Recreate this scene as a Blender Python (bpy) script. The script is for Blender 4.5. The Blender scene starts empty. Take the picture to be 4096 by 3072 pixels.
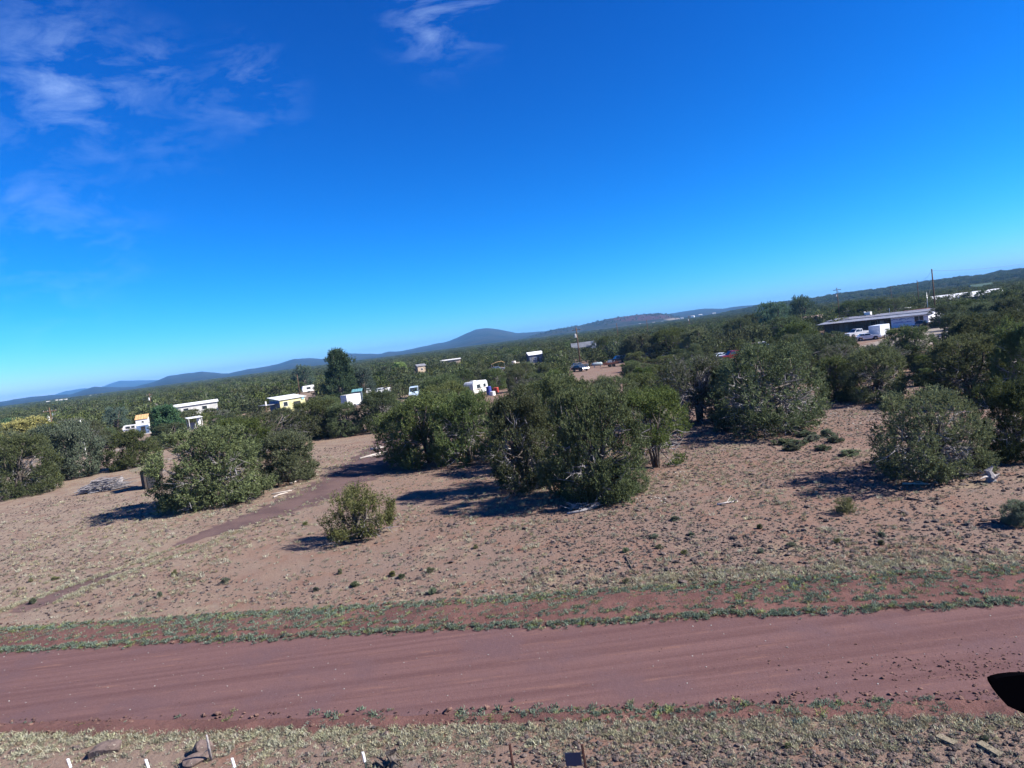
import bpy, math, random
import numpy as np
from mathutils import Vector, Matrix, Euler

S = bpy.context.scene
C = S.collection
R = math.radians

# ------------------------------------------------------------------ camera
F = 2669.0                       # focal length in pixels of the 4096 px wide photograph
CH = 9.0                         # drone height above the ground
ROLL = math.atan(.128)
HC = 1622 - .128 * 2048
PITCH = math.atan((1536 - HC) * math.cos(ROLL) / F)
cam = bpy.data.cameras.new('camera')
cam.sensor_width = 36.0
cam.lens = 36.0 * F / 4096.0
cam.clip_start = .05
cam.clip_end = 80000
camo = bpy.data.objects.new('camera', cam)
C.objects.link(camo)
S.camera = camo
_c, _s = math.cos(ROLL), math.sin(ROLL)
_fw = Vector((0, math.cos(PITCH), -math.sin(PITCH)))
_up = Vector((0, math.sin(PITCH), math.cos(PITCH)))
_rt = Vector((1, 0, 0))
_iu = _up * _c + _rt * _s          # image up axis
_ir = _rt * _c - _up * _s          # image right axis
_iu, _ir = (_up * _c - _rt * -_s), (_rt * _c - _up * _s)
m = Matrix((( _ir.x, _iu.x, -_fw.x), (_ir.y, _iu.y, -_fw.y), (_ir.z, _iu.z, -_fw.z)))
camo.matrix_world = Matrix.Translation((0, 0, CH)) @ m.to_4x4()

# ------------------------------------------------------------------ sky, sun, exposure
SUN_EL, SUN_AZ = R(37), R(100)      # azimuth clockwise from +Y (view direction)
sun_dir = Vector((math.sin(SUN_AZ) * math.cos(SUN_EL), math.cos(SUN_AZ) * math.cos(SUN_EL), math.sin(SUN_EL)))
SKY_STRENGTH = .0555
SUN_STRENGTH = 5.0

def ray(px, py):
    """world direction through a pixel of the 4096x3072 photograph"""
    return _ir * ((px - 2048) / F) - _iu * ((py - 1536) / F) + _fw

W = bpy.data.worlds.new('World')
S.world = W
W.use_nodes = True
wt = W.node_tree
wt.nodes.clear()
def wn(t, **k):
    n = wt.nodes.new(t)
    for a, b in k.items():
        setattr(n, a, b)
    return n
def wl(a, b):
    wt.links.new(a, b)
sky = wn('ShaderNodeTexSky', sky_type='NISHITA', sun_disc=False)
sky.sun_elevation = SUN_EL
sky.sun_rotation = SUN_AZ
sky.altitude = 1900
sky.air_density = 1.0
sky.dust_density = .1
sky.ozone_density = 3.0
sep = wn('ShaderNodeSeparateColor')
wl(sky.outputs[0], sep.inputs[0])
hs = wn('ShaderNodeCombineColor')
for ch, gain, pw in ((0, 2.3, 3.3), (1, 1.37, 1.43), (2, 1.95, 1.15)):   # camera-like saturation of the clear high-desert sky
    m1 = wn('ShaderNodeMath', operation='MULTIPLY'); m1.inputs[1].default_value = .085
    m2 = wn('ShaderNodeMath', operation='POWER'); m2.inputs[1].default_value = pw
    m3 = wn('ShaderNodeMath', operation='MULTIPLY'); m3.inputs[1].default_value = gain / .1
    wl(sep.outputs[ch], m1.inputs[0]); wl(m1.outputs[0], m2.inputs[0]); wl(m2.outputs[0], m3.inputs[0]); wl(m3.outputs[0], hs.inputs[ch])
# thin cirrus: noise wisps over the whole sky, gathered in a few banks
tc = wn('ShaderNodeTexCoord')
mp = wn('ShaderNodeMapping')
mp.inputs['Rotation'].default_value = (R(10), R(-14), R(20))
mp.inputs['Scale'].default_value = (.8, 1.9, 2.6)
wl(tc.outputs['Generated'], mp.inputs[0])
nz = wn('ShaderNodeTexNoise')
nz.inputs['Scale'].default_value = 10.0
nz.inputs['Detail'].default_value = 9
nz.inputs['Roughness'].default_value = .62
nz.inputs['Distortion'].default_value = .35
wl(mp.outputs[0], nz.inputs['Vector'])
rp = wn('ShaderNodeValToRGB')
rp.color_ramp.elements[0].position = .46
rp.color_ramp.elements[1].position = .80
wl(nz.outputs[0], rp.inputs[0])
acc = None
for (px, py, rad, amt) in [(270, 330, 300, .85), (60, 400, 200, .55), (640, 270, 150, .6), (1010, 350, 190, .65), (820, 400, 150, .4),
                           (1740, 30, 230, 1.0), (1900, 0, 190, .9), (220, 900, 330, .38), (650, 540, 210, .3), (120, 560, 260, .3), (160, 1120, 300, .22)]:
    d = ray(px, py).normalized()
    dt = wn('ShaderNodeVectorMath', operation='DISTANCE')
    nrm = wn('ShaderNodeVectorMath', operation='NORMALIZE')
    wl(tc.outputs['Generated'], nrm.inputs[0])
    wl(nrm.outputs[0], dt.inputs[0])
    dt.inputs[1].default_value = d
    mr = wn('ShaderNodeMapRange', interpolation_type='SMOOTHSTEP')
    mr.inputs['From Min'].default_value = rad / F * 1.25
    mr.inputs['From Max'].default_value = 0
    mr.inputs['To Max'].default_value = amt
    wl(dt.outputs['Value'], mr.inputs[0])
    if acc is None:
        acc = mr.outputs[0]
    else:
        mx = wn('ShaderNodeMath', operation='MAXIMUM')
        wl(acc, mx.inputs[0]); wl(mr.outputs[0], mx.inputs[1])
        acc = mx.outputs[0]
mul = wn('ShaderNodeMath', operation='MULTIPLY')
wl(acc, mul.inputs[0]); wl(rp.outputs[0], mul.inputs[1])
mix = wn('ShaderNodeMix', data_type='RGBA')
mul2 = wn('ShaderNodeMath', operation='MULTIPLY'); mul2.inputs[1].default_value = .34
wl(mul.outputs[0], mul2.inputs[0])
wl(mul2.outputs[0], mix.inputs['Factor'])
wl(hs.outputs[0], mix.inputs['A'])
mix.inputs['B'].default_value = (8.0, 10.5, 14.0, 1)
bg = wn('ShaderNodeBackground')
bg.inputs['Strength'].default_value = SKY_STRENGTH
wl(mix.outputs['Result'], bg.inputs['Color'])
wo = wn('ShaderNodeOutputWorld')
wl(bg.outputs[0], wo.inputs['Surface'])

sl = bpy.data.lights.new('sun', 'SUN')
sl.energy = SUN_STRENGTH
sl.angle = R(.5)
sl.color = (1.0, .95, .88)
so = bpy.data.objects.new('sun', sl)
so.rotation_euler = sun_dir.to_track_quat('Z', 'Y').to_euler()
so.location = (40, 0, 60)
C.objects.link(so)

S.view_settings.view_transform = 'Standard'
S.view_settings.look = 'None'
S.view_settings.exposure = 1.25
S.view_settings.gamma = 1
S.render.engine = 'CYCLES'
S.cycles.use_denoising = True
S.cycles.max_bounces = 5
S.cycles.diffuse_bounces = 1
S.cycles.glossy_bounces = 2
S.cycles.transmission_bounces = 2
S.cycles.transparent_max_bounces = 4
S.cycles.volume_bounces = 0
S.cycles.use_adaptive_sampling = True
S.cycles.adaptive_threshold = .012

rng = np.random.default_rng(11)
random.seed(5)

# ------------------------------------------------------------------ pixel -> place
def hor(px):
    return 1622 - .128 * px
def G(px, py, z=0.0):
    d = ray(px, py)
    t = (z - CH) / d.z
    return Vector((d.x * t, d.y * t, z))
def atd(px, d):
    """ground point in pixel column px about d metres away"""
    return G(px, hor(px) + CH * F / d)
camI = m.inverted()
def project(p):
    q = camI @ (Vector(p) - Vector((0, 0, CH)))
    return 2048 + F * q.x / -q.z, 1536 - F * q.y / -q.z, -q.z

# ------------------------------------------------------------------ materials
def new_mat(name):
    mt = bpy.data.materials.new(name)
    mt.use_nodes = True
    nt = mt.node_tree
    b = nt.nodes['Principled BSDF']
    return mt, nt, b
def N(nt, t, **k):
    n = nt.nodes.new(t)
    for a, b in k.items():
        setattr(n, a, b)
    return n
def mixc(nt, f, a, b, blend='MIX'):
    n = N(nt, 'ShaderNodeMix', data_type='RGBA', blend_type=blend)
    for s, v in (('Factor', f), ('A', a), ('B', b)):
        if isinstance(v, (tuple, list)):
            n.inputs[s].default_value = (*v[:3], 1)
        elif isinstance(v, (int, float)):
            n.inputs[s].default_value = v
        else:
            nt.links.new(v, n.inputs[s])
    return n.outputs['Result']
def noise(nt, vec, scale, detail=4, rough=.55, dist=0):
    n = N(nt, 'ShaderNodeTexNoise')
    n.inputs['Scale'].default_value = scale
    n.inputs['Detail'].default_value = detail
    n.inputs['Roughness'].default_value = rough
    n.inputs['Distortion'].default_value = dist
    if vec is not None:
        nt.links.new(vec, n.inputs['Vector'])
    return n.outputs[0]
def ramp(nt, f, a, b):
    n = N(nt, 'ShaderNodeMapRange', interpolation_type='SMOOTHSTEP')
    n.inputs['From Min'].default_value = a
    n.inputs['From Max'].default_value = b
    nt.links.new(f, n.inputs[0])
    return n.outputs[0]
def bump(nt, h, strength, dist, b):
    n = N(nt, 'ShaderNodeBump')
    n.inputs['Strength'].default_value = strength
    n.inputs['Distance'].default_value = dist
    nt.links.new(h, n.inputs['Height'])
    nt.links.new(n.outputs[0], b.inputs['Normal'])

_pm = {}
def paint(col, rough=.6, metal=0.0, var=.25, scale=3.0, spec=.4):
    """painted / plain surface with dirt and fading"""
    k = (tuple(col), rough, metal, var, scale)
    if k in _pm:
        return _pm[k]
    mt, nt, b = new_mat('surface_%d' % len(_pm))
    tcn = N(nt, 'ShaderNodeTexCoord')
    n1 = noise(nt, tcn.outputs['Object'], scale, 5, .6)
    n2 = noise(nt, tcn.outputs['Object'], scale * 9, 3)
    dk = tuple(c * (1 - var) * .9 for c in col)
    c1 = mixc(nt, ramp(nt, n1, .35, .7), dk, col)
    c2 = mixc(nt, ramp(nt, n2, .55, .75), c1, tuple(c * .8 for c in col))
    nt.links.new(c2, b.inputs['Base Color'])
    b.inputs['Roughness'].default_value = rough
    b.inputs['Metallic'].default_value = metal
    b.inputs['Specular IOR Level'].default_value = spec
    _pm[k] = mt
    return mt

def leaf_mat(name, dark, light, dry=None, dry_amt=.0, transl=.25):
    mt, nt, b = new_mat(name)
    at = N(nt, 'ShaderNodeAttribute', attribute_name='tint')
    oi = N(nt, 'ShaderNodeObjectInfo')
    c = mixc(nt, at.outputs['Fac'], dark, light)
    if dry:
        sub = N(nt, 'ShaderNodeMath', operation='GREATER_THAN')
        nt.links.new(at.outputs['Fac'], sub.inputs[0])
        sub.inputs[1].default_value = 1 - dry_amt
        c = mixc(nt, sub.outputs[0], c, dry)
    hsv = N(nt, 'ShaderNodeHueSaturation')
    nt.links.new(c, hsv.inputs['Color'])
    for sock, lo, hi in (('Hue', .480, .522), ('Saturation', .70, 1.12), ('Value', .68, 1.25)):
        mr = N(nt, 'ShaderNodeMapRange')
        mr.inputs['To Min'].default_value = lo
        mr.inputs['To Max'].default_value = hi
        wnz = N(nt, 'ShaderNodeMath', operation='FRACT')
        mm = N(nt, 'ShaderNodeMath', operation='MULTIPLY')
        mm.inputs[1].default_value = {'Hue': 7.3, 'Saturation': 13.7, 'Value': 3.1}[sock]
        nt.links.new(oi.outputs['Random'], mm.inputs[0])
        nt.links.new(mm.outputs[0], wnz.inputs[0])
        nt.links.new(wnz.outputs[0], mr.inputs[0])
        nt.links.new(mr.outputs[0], hsv.inputs[sock])
    df = N(nt, 'ShaderNodeBsdfDiffuse')
    tr = N(nt, 'ShaderNodeBsdfTranslucent')
    nt.links.new(hsv.outputs[0], df.inputs['Color'])
    nt.links.new(hsv.outputs[0], tr.inputs['Color'])
    ms = N(nt, 'ShaderNodeMixShader')
    ms.inputs[0].default_value = transl
    nt.links.new(df.outputs[0], ms.inputs[1])
    nt.links.new(tr.outputs[0], ms.inputs[2])
    out = nt.nodes['Material Output']
    nt.links.new(ms.outputs[0], out.inputs['Surface'])
    nt.nodes.remove(b)
    return mt

M = {}
M['juniper'] = leaf_mat('juniper_foliage', (0.0556, 0.0748, 0.0308), (0.1571, 0.1871, 0.0742), (0.2066, 0.1871, 0.1629), .08)
M['juniper_grey'] = leaf_mat('greyed_juniper_foliage', (0.0763, 0.0898, 0.0507), (0.1616, 0.1824, 0.1041), (0.2424, 0.2339, 0.2173), .3)
M['bush'] = leaf_mat('olive_bush_foliage', (0.1040, 0.1120, 0.0480), (0.2240, 0.2240, 0.1000), (0.2400, 0.2000, 0.1280), .06)
M['sagebush'] = leaf_mat('grey_green_foliage', (0.0960, 0.1200, 0.0720), (0.1920, 0.2240, 0.1360), (0.2080, 0.1840, 0.1680), .08)
M['poplar'] = leaf_mat('poplar_foliage', (0.0360, 0.0720, 0.0360), (0.1120, 0.1920, 0.0880), transl=.3)
M['palegreen'] = leaf_mat('pale_green_foliage', (0.0640, 0.1040, 0.0720), (0.1280, 0.1920, 0.1280), transl=.3)
M['lime'] = leaf_mat('lime_foliage', (0.1520, 0.2160, 0.0320), (0.3360, 0.4320, 0.0880), transl=.35)
M['yellow'] = leaf_mat('yellow_green_foliage', (0.1760, 0.1840, 0.0240), (0.4640, 0.4000, 0.0560), transl=.35)
M['weed'] = leaf_mat('roadside_weed', (0.1120, 0.1520, 0.1080), (0.2320, 0.2880, 0.2080), transl=.3)
M['weed_yellow'] = leaf_mat('yellowish_weed', (0.1600, 0.1920, 0.0720), (0.2720, 0.3040, 0.1360), transl=.3)
M['straw'] = leaf_mat('straw_grass', (0.2160, 0.1840, 0.1120), (0.3680, 0.3280, 0.2160), transl=.25)
M['straw_green'] = leaf_mat('fresh_straw_grass', (0.2880, 0.2800, 0.1760), (0.4640, 0.4480, 0.3120), transl=.25)
M['dry_weed'] = leaf_mat('dry_grey_weed', (0.1680, 0.1600, 0.1240), (0.3040, 0.2840, 0.2160), transl=.2)
M['far_tree'] = leaf_mat('far_juniper_foliage', (0.0458, 0.0609, 0.0264), (0.1320, 0.1568, 0.0634), (0.1672, 0.1523, 0.1320), .08)

def bark_mat(name, a, b_):
    mt, nt, b = new_mat(name)
    tcn = N(nt, 'ShaderNodeTexCoord')
    mpn = N(nt, 'ShaderNodeMapping')
    mpn.inputs['Scale'].default_value = (9, 9, 1.5)
    nt.links.new(tcn.outputs['Object'], mpn.inputs[0])
    n1 = noise(nt, mpn.outputs[0], 3, 5)
    nt.links.new(mixc(nt, ramp(nt, n1, .3, .7), a, b_), b.inputs['Base Color'])
    b.inputs['Roughness'].default_value = .95
    b.inputs['Specular IOR Level'].default_value = .1
    bump(nt, n1, .6, .03, b)
    return mt
M['bark'] = bark_mat('juniper_bark', (0.0525, 0.0413, 0.0338), (0.1425, 0.1200, 0.1050))
M['dead'] = bark_mat('bleached_deadwood', (0.1650, 0.1500, 0.1485), (0.3450, 0.3225, 0.3187))
M['deadpale'] = bark_mat('bleached_log', (0.3150, 0.2775, 0.2475), (0.5250, 0.4725, 0.4275))
M['polewood'] = bark_mat('pole_wood', (0.0825, 0.0488, 0.0338), (0.1500, 0.0975, 0.0675))
M['board'] = bark_mat('weathered_board', (.13, .11, .075), (.24, .205, .15))

# soil
def soil_mat(name, kind):
    mt, nt, b = new_mat(name)
    geo = N(nt, 'ShaderNodeNewGeometry')
    P = geo.outputs['Position']
    big = noise(nt, P, .11, 4, .6)
    mid = noise(nt, P, .55, 5, .65)
    fine = noise(nt, P, 4.5, 6, .7)
    vfine = noise(nt, P, 22, 4, .7)
    if kind == 'field':
        c = mixc(nt, ramp(nt, big, .38, .62), (0.1557, 0.1082, 0.0847), (0.1656, 0.1011, 0.0735))
        c = mixc(nt, ramp(nt, mid, .50, .66), c, (0.1569, 0.0823, 0.0573))
        c = mixc(nt, ramp(nt, noise(nt, P, .33, 6, .75, .6), .54, .66), c, (0.2179, 0.1676, 0.1121))
        c = mixc(nt, ramp(nt, noise(nt, P, .8, 4, .7, .4), .56, .72), c, (0.1249, 0.1029, 0.0910))
        d = mixc(nt, ramp(nt, fine, .52, .72), c, (0.1162, 0.0835, 0.0735))
        sp = noise(nt, P, 11, 5, .75)
        d = mixc(nt, ramp(nt, sp, .56, .66), d, (0.0871, 0.0655, 0.0605))
        d = mixc(nt, ramp(nt, noise(nt, P, 8, 4, .7), .60, .68), d, (0.1950, 0.1722, 0.1513))
        c = mixc(nt, ramp(nt, vfine, .30, .70), d, mixc(nt, .35, d, (0.2498, 0.1823, 0.1495)))
        sxyz = N(nt, 'ShaderNodeSeparateXYZ')
        nt.links.new(P, sxyz.inputs[0])
        lm = N(nt, 'ShaderNodeMapRange')
        lm.inputs['From Min'].default_value = -4; lm.inputs['From Max'].default_value = -26
        lm.inputs['To Max'].default_value = .75
        nt.links.new(sxyz.outputs[0], lm.inputs[0])
        lmm = N(nt, 'ShaderNodeMath', operation='MULTIPLY')
        nt.links.new(lm.outputs[0], lmm.inputs[0]); nt.links.new(ramp(nt, noise(nt, P, .6, 6, .75), .36, .6), lmm.inputs[1])
        c = mixc(nt, lmm.outputs[0], c, (.245, .195, .145))
        # wooded ground further off
        sx = N(nt, 'ShaderNodeVectorMath', operation='LENGTH')
        nt.links.new(P, sx.inputs[0])
        fr = N(nt, 'ShaderNodeMapRange')
        fr.inputs['From Min'].default_value = 260
        fr.inputs['From Max'].default_value = 1300
        nt.links.new(sx.outputs['Value'], fr.inputs[0])
        w1 = noise(nt, P, .045, 6, .75)
        wood = mixc(nt, ramp(nt, w1, .36, .56), (0.0875, 0.0735, 0.0420), (0.0336, 0.0392, 0.0182))
        w2 = noise(nt, P, .006, 5, .65)
        wood = mixc(nt, ramp(nt, w2, .60, .78), wood, (0.1120, 0.0875, 0.0560))
        c = mixc(nt, fr.outputs[0], c, wood)
        bs = .9
    elif kind == 'road':
        mpn = N(nt, 'ShaderNodeMapping')
        mpn.inputs['Rotation'].default_value = (0, 0, R(10.6))
        mpn.inputs['Scale'].default_value = (.03,2.6,1)
        nt.links.new(P, mpn.inputs[0])
        st = noise(nt, mpn.outputs[0], 1.0, 5, .55)
        mp2 = N(nt, 'ShaderNodeMapping')
        mp2.inputs['Rotation'].default_value = (0, 0, R(10.6))
        mp2.inputs['Scale'].default_value = (.35,3.2,1)
        nt.links.new(P, mp2.inputs[0])
        st2 = noise(nt, mp2.outputs[0], 1.3, 6, .6)
        c = mixc(nt, ramp(nt, st, .36, .64), (0.0973, 0.0504, 0.0490), (0.1358, 0.0742, 0.0700))
        c = mixc(nt, ramp(nt, st2, .55, .75), c, (0.1771, 0.0938, 0.0735))
        c = mixc(nt, ramp(nt, noise(nt, P, .35, 4, .6), .48, .68), c, (0.1078, 0.0623, 0.0651))
        gr = noise(nt, P, 48, 4, .7)
        c = mixc(nt, ramp(nt, gr, .45, .75), c, (.085, .050, .046))
        c = mixc(nt, ramp(nt, noise(nt, P, 75, 3, .7), .60, .72), c, (.24, .165, .15))
        c = mixc(nt, ramp(nt, fine, .60, .80), c, (0.0784, 0.0406, 0.0378))
        c = mixc(nt, ramp(nt, vfine, .58, .80), c, (0.1862, 0.1141, 0.1036))
        bs = .35
    elif kind == 'path':
        c = mixc(nt, ramp(nt, mid, .38, .62), (0.0854, 0.0548, 0.0533), (0.1207, 0.0787, 0.0717))
        c = mixc(nt, ramp(nt, fine, .55, .75), c, (0.1114, 0.0777, 0.0735))
        c = mixc(nt, ramp(nt, vfine, .6, .8), c, (0.2413, 0.1738, 0.1561))
        bs = .6
    elif kind == 'drive':
        c = mixc(nt, ramp(nt, mid, .38, .62), (0.2100, 0.1820, 0.1540), (0.2520, 0.2170, 0.1820))
        c = mixc(nt, ramp(nt, fine, .55, .75), c, (0.1680, 0.1400, 0.1190))
        bs = .6
    else:      # verge: dark red cinder soil
        c = mixc(nt, ramp(nt, mid, .38, .62), (0.0980, 0.0490, 0.0434), (0.1400, 0.0714, 0.0602))
        c = mixc(nt, ramp(nt, fine, .50, .75), c, (0.0770, 0.0420, 0.0350))
        c = mixc(nt, ramp(nt, vfine, .58, .78), c, (0.1890, 0.1120, 0.0910))
        bs = .9
    nt.links.new(c, b.inputs['Base Color'])
    b.inputs['Roughness'].default_value = .95
    b.inputs['Specular IOR Level'].default_value = .12
    add = N(nt, 'ShaderNodeMath', operation='ADD')
    ml = N(nt, 'ShaderNodeMath', operation='MULTIPLY')
    nt.links.new(vfine, ml.inputs[0]); ml.inputs[1].default_value = .35
    nt.links.new(fine, add.inputs[0]); nt.links.new(ml.outputs[0], add.inputs[1])
    bump(nt, add.outputs[0], bs, .06, b)
    return mt
M['field'] = soil_mat('stony_field_soil', 'field')
M['road'] = soil_mat('red_dirt_road', 'road')
M['path'] = soil_mat('cinder_path', 'path')
M['verge'] = soil_mat('dark_red_verge_soil', 'verge')
M['drive'] = soil_mat('pale_gravel_drive', 'drive')

def rock_mat(name, a, b_, lich=None):
    mt, nt, b = new_mat(name)
    tcn = N(nt, 'ShaderNodeTexCoord')
    oi = N(nt, 'ShaderNodeObjectInfo')
    n1 = noise(nt, tcn.outputs['Object'], 3, 5, .65)
    c = mixc(nt, oi.outputs['Random'], a, b_)
    c = mixc(nt, ramp(nt, n1, .40, .68), c, tuple(x * .55 for x in a))
    if lich:
        c = mixc(nt, ramp(nt, noise(nt, tcn.outputs['Object'], 6, 4, .6), .6, .7), c, lich)
    nt.links.new(c, b.inputs['Base Color'])
    b.inputs['Roughness'].default_value = .92
    b.inputs['Specular IOR Level'].default_value = .15
    bump(nt, n1, .7, .05, b)
    return mt
M['stone'] = rock_mat('basalt_stone', (0.0663, 0.0546, 0.0515), (0.1794, 0.1342, 0.1154))
M['clod'] = rock_mat('red_cinder_clod', (0.1170, 0.0663, 0.0546), (0.2106, 0.1248, 0.0975))
M['limestone'] = rock_mat('pale_stone', (0.3276, 0.3120, 0.2808), (0.4836, 0.4680, 0.4290))
M['boulder'] = rock_mat('boulder_stone', (0.1326, 0.0975, 0.0858), (0.1638, 0.1209, 0.1053), (0.2808, 0.2418, 0.1950))

def hill_mat(name, dark, light, spot=None, sc=.012):
    mt, nt, b = new_mat(name)
    geo = N(nt, 'ShaderNodeNewGeometry')
    P = geo.outputs['Position']
    c = mixc(nt, ramp(nt, noise(nt, P, sc, 7, .75), .38, .60), light, dark)
    c = mixc(nt, ramp(nt, noise(nt, P, sc * .12, 5, .6), .55, .75), c, tuple((x + y) / 2 * 1.15 for x, y in zip(dark, light)))
    if spot:
        for (ctr, rad, col) in spot:
            mpn = N(nt, 'ShaderNodeMapping', vector_type='TEXTURE')
            mpn.inputs['Location'].default_value = ctr
            mpn.inputs['Scale'].default_value = rad
            nt.links.new(P, mpn.inputs[0])
            ln = N(nt, 'ShaderNodeVectorMath', operation='LENGTH')
            nt.links.new(mpn.outputs[0], ln.inputs[0])
            wob = N(nt, 'ShaderNodeMath', operation='ADD')
            nt.links.new(ln.outputs['Value'], wob.inputs[0])
            nn = N(nt, 'ShaderNodeMath', operation='MULTIPLY')
            nt.links.new(noise(nt, P, sc * .8, 4, .6), nn.inputs[0]); nn.inputs[1].default_value = .8
            nt.links.new(nn.outputs[0], wob.inputs[1])
            c = mixc(nt, ramp(nt, wob.outputs[0], 1.45, 1.2), c, col)
    nt.links.new(c, b.inputs['Base Color'])
    b.inputs['Roughness'].default_value = 1
    b.inputs['Specular IOR Level'].default_value = 0
    return mt

# ------------------------------------------------------------------ mesh helpers
class MB:
    def __init__(s):
        s.v = []; s.f = []
    def add(s, vs, fs):
        o = len(s.v)
        s.v += [tuple(v) for v in vs]
        s.f += [tuple(i + o for i in f) for f in fs]
        return s
    def box(s, x0, x1, y0, y1, z0, z1):
        return s.add([(x0, y0, z0), (x1, y0, z0), (x1, y1, z0), (x0, y1, z0), (x0, y0, z1), (x1, y0, z1), (x1, y1, z1), (x0, y1, z1)],
                     [(0, 3, 2, 1), (4, 5, 6, 7), (0, 1, 5, 4), (1, 2, 6, 5), (2, 3, 7, 6), (3, 0, 4, 7)])
    def prism(s, prof, y0, y1, axis='y', inset=0.0):
        """profile in (x,z) extruded along y, or in (y,z) along x; inset pulls in the upper points"""
        n = len(prof)
        zs = [p[1] for p in prof]; lo, hi = min(zs), max(zs)
        def pt(p, t, sgn):
            k = inset * (p[1] - lo) / max(hi - lo, 1e-6) * sgn
            return (p[0], t + k, p[1]) if axis == 'y' else (t + k, p[0], p[1])
        vs = [pt(p, y0, 1) for p in prof] + [pt(p, y1, -1) for p in prof]
        fs = [tuple(range(n)), tuple(range(2 * n - 1, n - 1, -1))]
        fs += [(i, i + n, (i + 1) % n + n, (i + 1) % n) for i in range(n)]
        return s.add(vs, fs)
    def tube(s, pts, rads, n=6, cap=True):
        pts = [Vector(p) for p in pts]
        o = len(s.v); k = len(pts)
        for i, p in enumerate(pts):
            t = (pts[min(i + 1, k - 1)] - pts[max(i - 1, 0)])
            if t.length < 1e-9:
                t = Vector((0, 0, 1))
            t.normalize()
            a = t.cross(Vector((.3, .9, .1) if abs(t.z) > .9 else (0, 0, 1))).normalized()
            b = t.cross(a)
            for j in range(n):
                w = 2 * math.pi * j / n
                s.v.append(tuple(p + (a * math.cos(w) + b * math.sin(w)) * rads[i]))
        for i in range(k - 1):
            for j in range(n):
                j2 = (j + 1) % n
                s.f.append((o + i * n + j, o + i * n + j2, o + (i + 1) * n + j2, o + (i + 1) * n + j))
        if cap:
            s.f.append(tuple(o + j for j in range(n))[::-1])
            s.f.append(tuple(o + (k - 1) * n + j for j in range(n)))
        return s
    def xf(s, mat):
        s.v = [tuple(mat @ Vector(v)) for v in s.v]
        return s
    def mesh(s, name, mat, smooth=False):
        me = bpy.data.meshes.new(name)
        me.from_pydata(s.v, [], s.f)
        me.materials.append(mat)
        if smooth:
            me.polygons.foreach_set('use_smooth', [True] * len(me.polygons))
        me.update()
        return me
    def build(s, name, mat, parent=None, smooth=False, loc=None, rot=None):
        o = bpy.data.objects.new(name, s.mesh(name, mat, smooth))
        C.objects.link(o)
        if parent: o.parent = parent
        if loc is not None: o.location = loc
        if rot is not None: o.rotation_euler = rot
        return o

def np_mesh(name, v, q, mat, tint=None):
    me = bpy.data.meshes.new(name)
    k = q.shape[1]
    me.vertices.add(len(v)); me.loops.add(q.size); me.polygons.add(len(q))
    me.vertices.foreach_set('co', np.ascontiguousarray(v, dtype=np.float32).ravel())
    me.loops.foreach_set('vertex_index', np.ascontiguousarray(q, dtype=np.int32).ravel())
    me.polygons.foreach_set('loop_start', np.arange(0, q.size, k, dtype=np.int32))
    if tint is not None:
        a = me.attributes.new('tint', 'FLOAT', 'POINT')
        a.data.foreach_set('value', tint.astype(np.float32))
    me.materials.append(mat)
    me.update(calc_edges=True)
    return me

def tag(o, label=None, cat=None, group=None, kind=None):
    if label: o['label'] = label
    if cat: o['category'] = cat
    if group: o['group'] = group
    if kind: o['kind'] = kind
    return o
def thing(name, label, cat, loc, rz=0, group=None):
    o = bpy.data.objects.new(name, None)
    o.empty_display_size = .3
    C.objects.link(o)
    o.location = loc
    o.rotation_euler = (0, 0, rz)
    return tag(o, label, cat, group)
def inst(me, name, parent=None, loc=(0, 0, 0), rot=(0, 0, 0), sc=(1, 1, 1)):
    o = bpy.data.objects.new(name, me)
    C.objects.link(o)
    o.parent = parent
    o.location = loc; o.rotation_euler = rot; o.scale = sc
    return o

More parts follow.
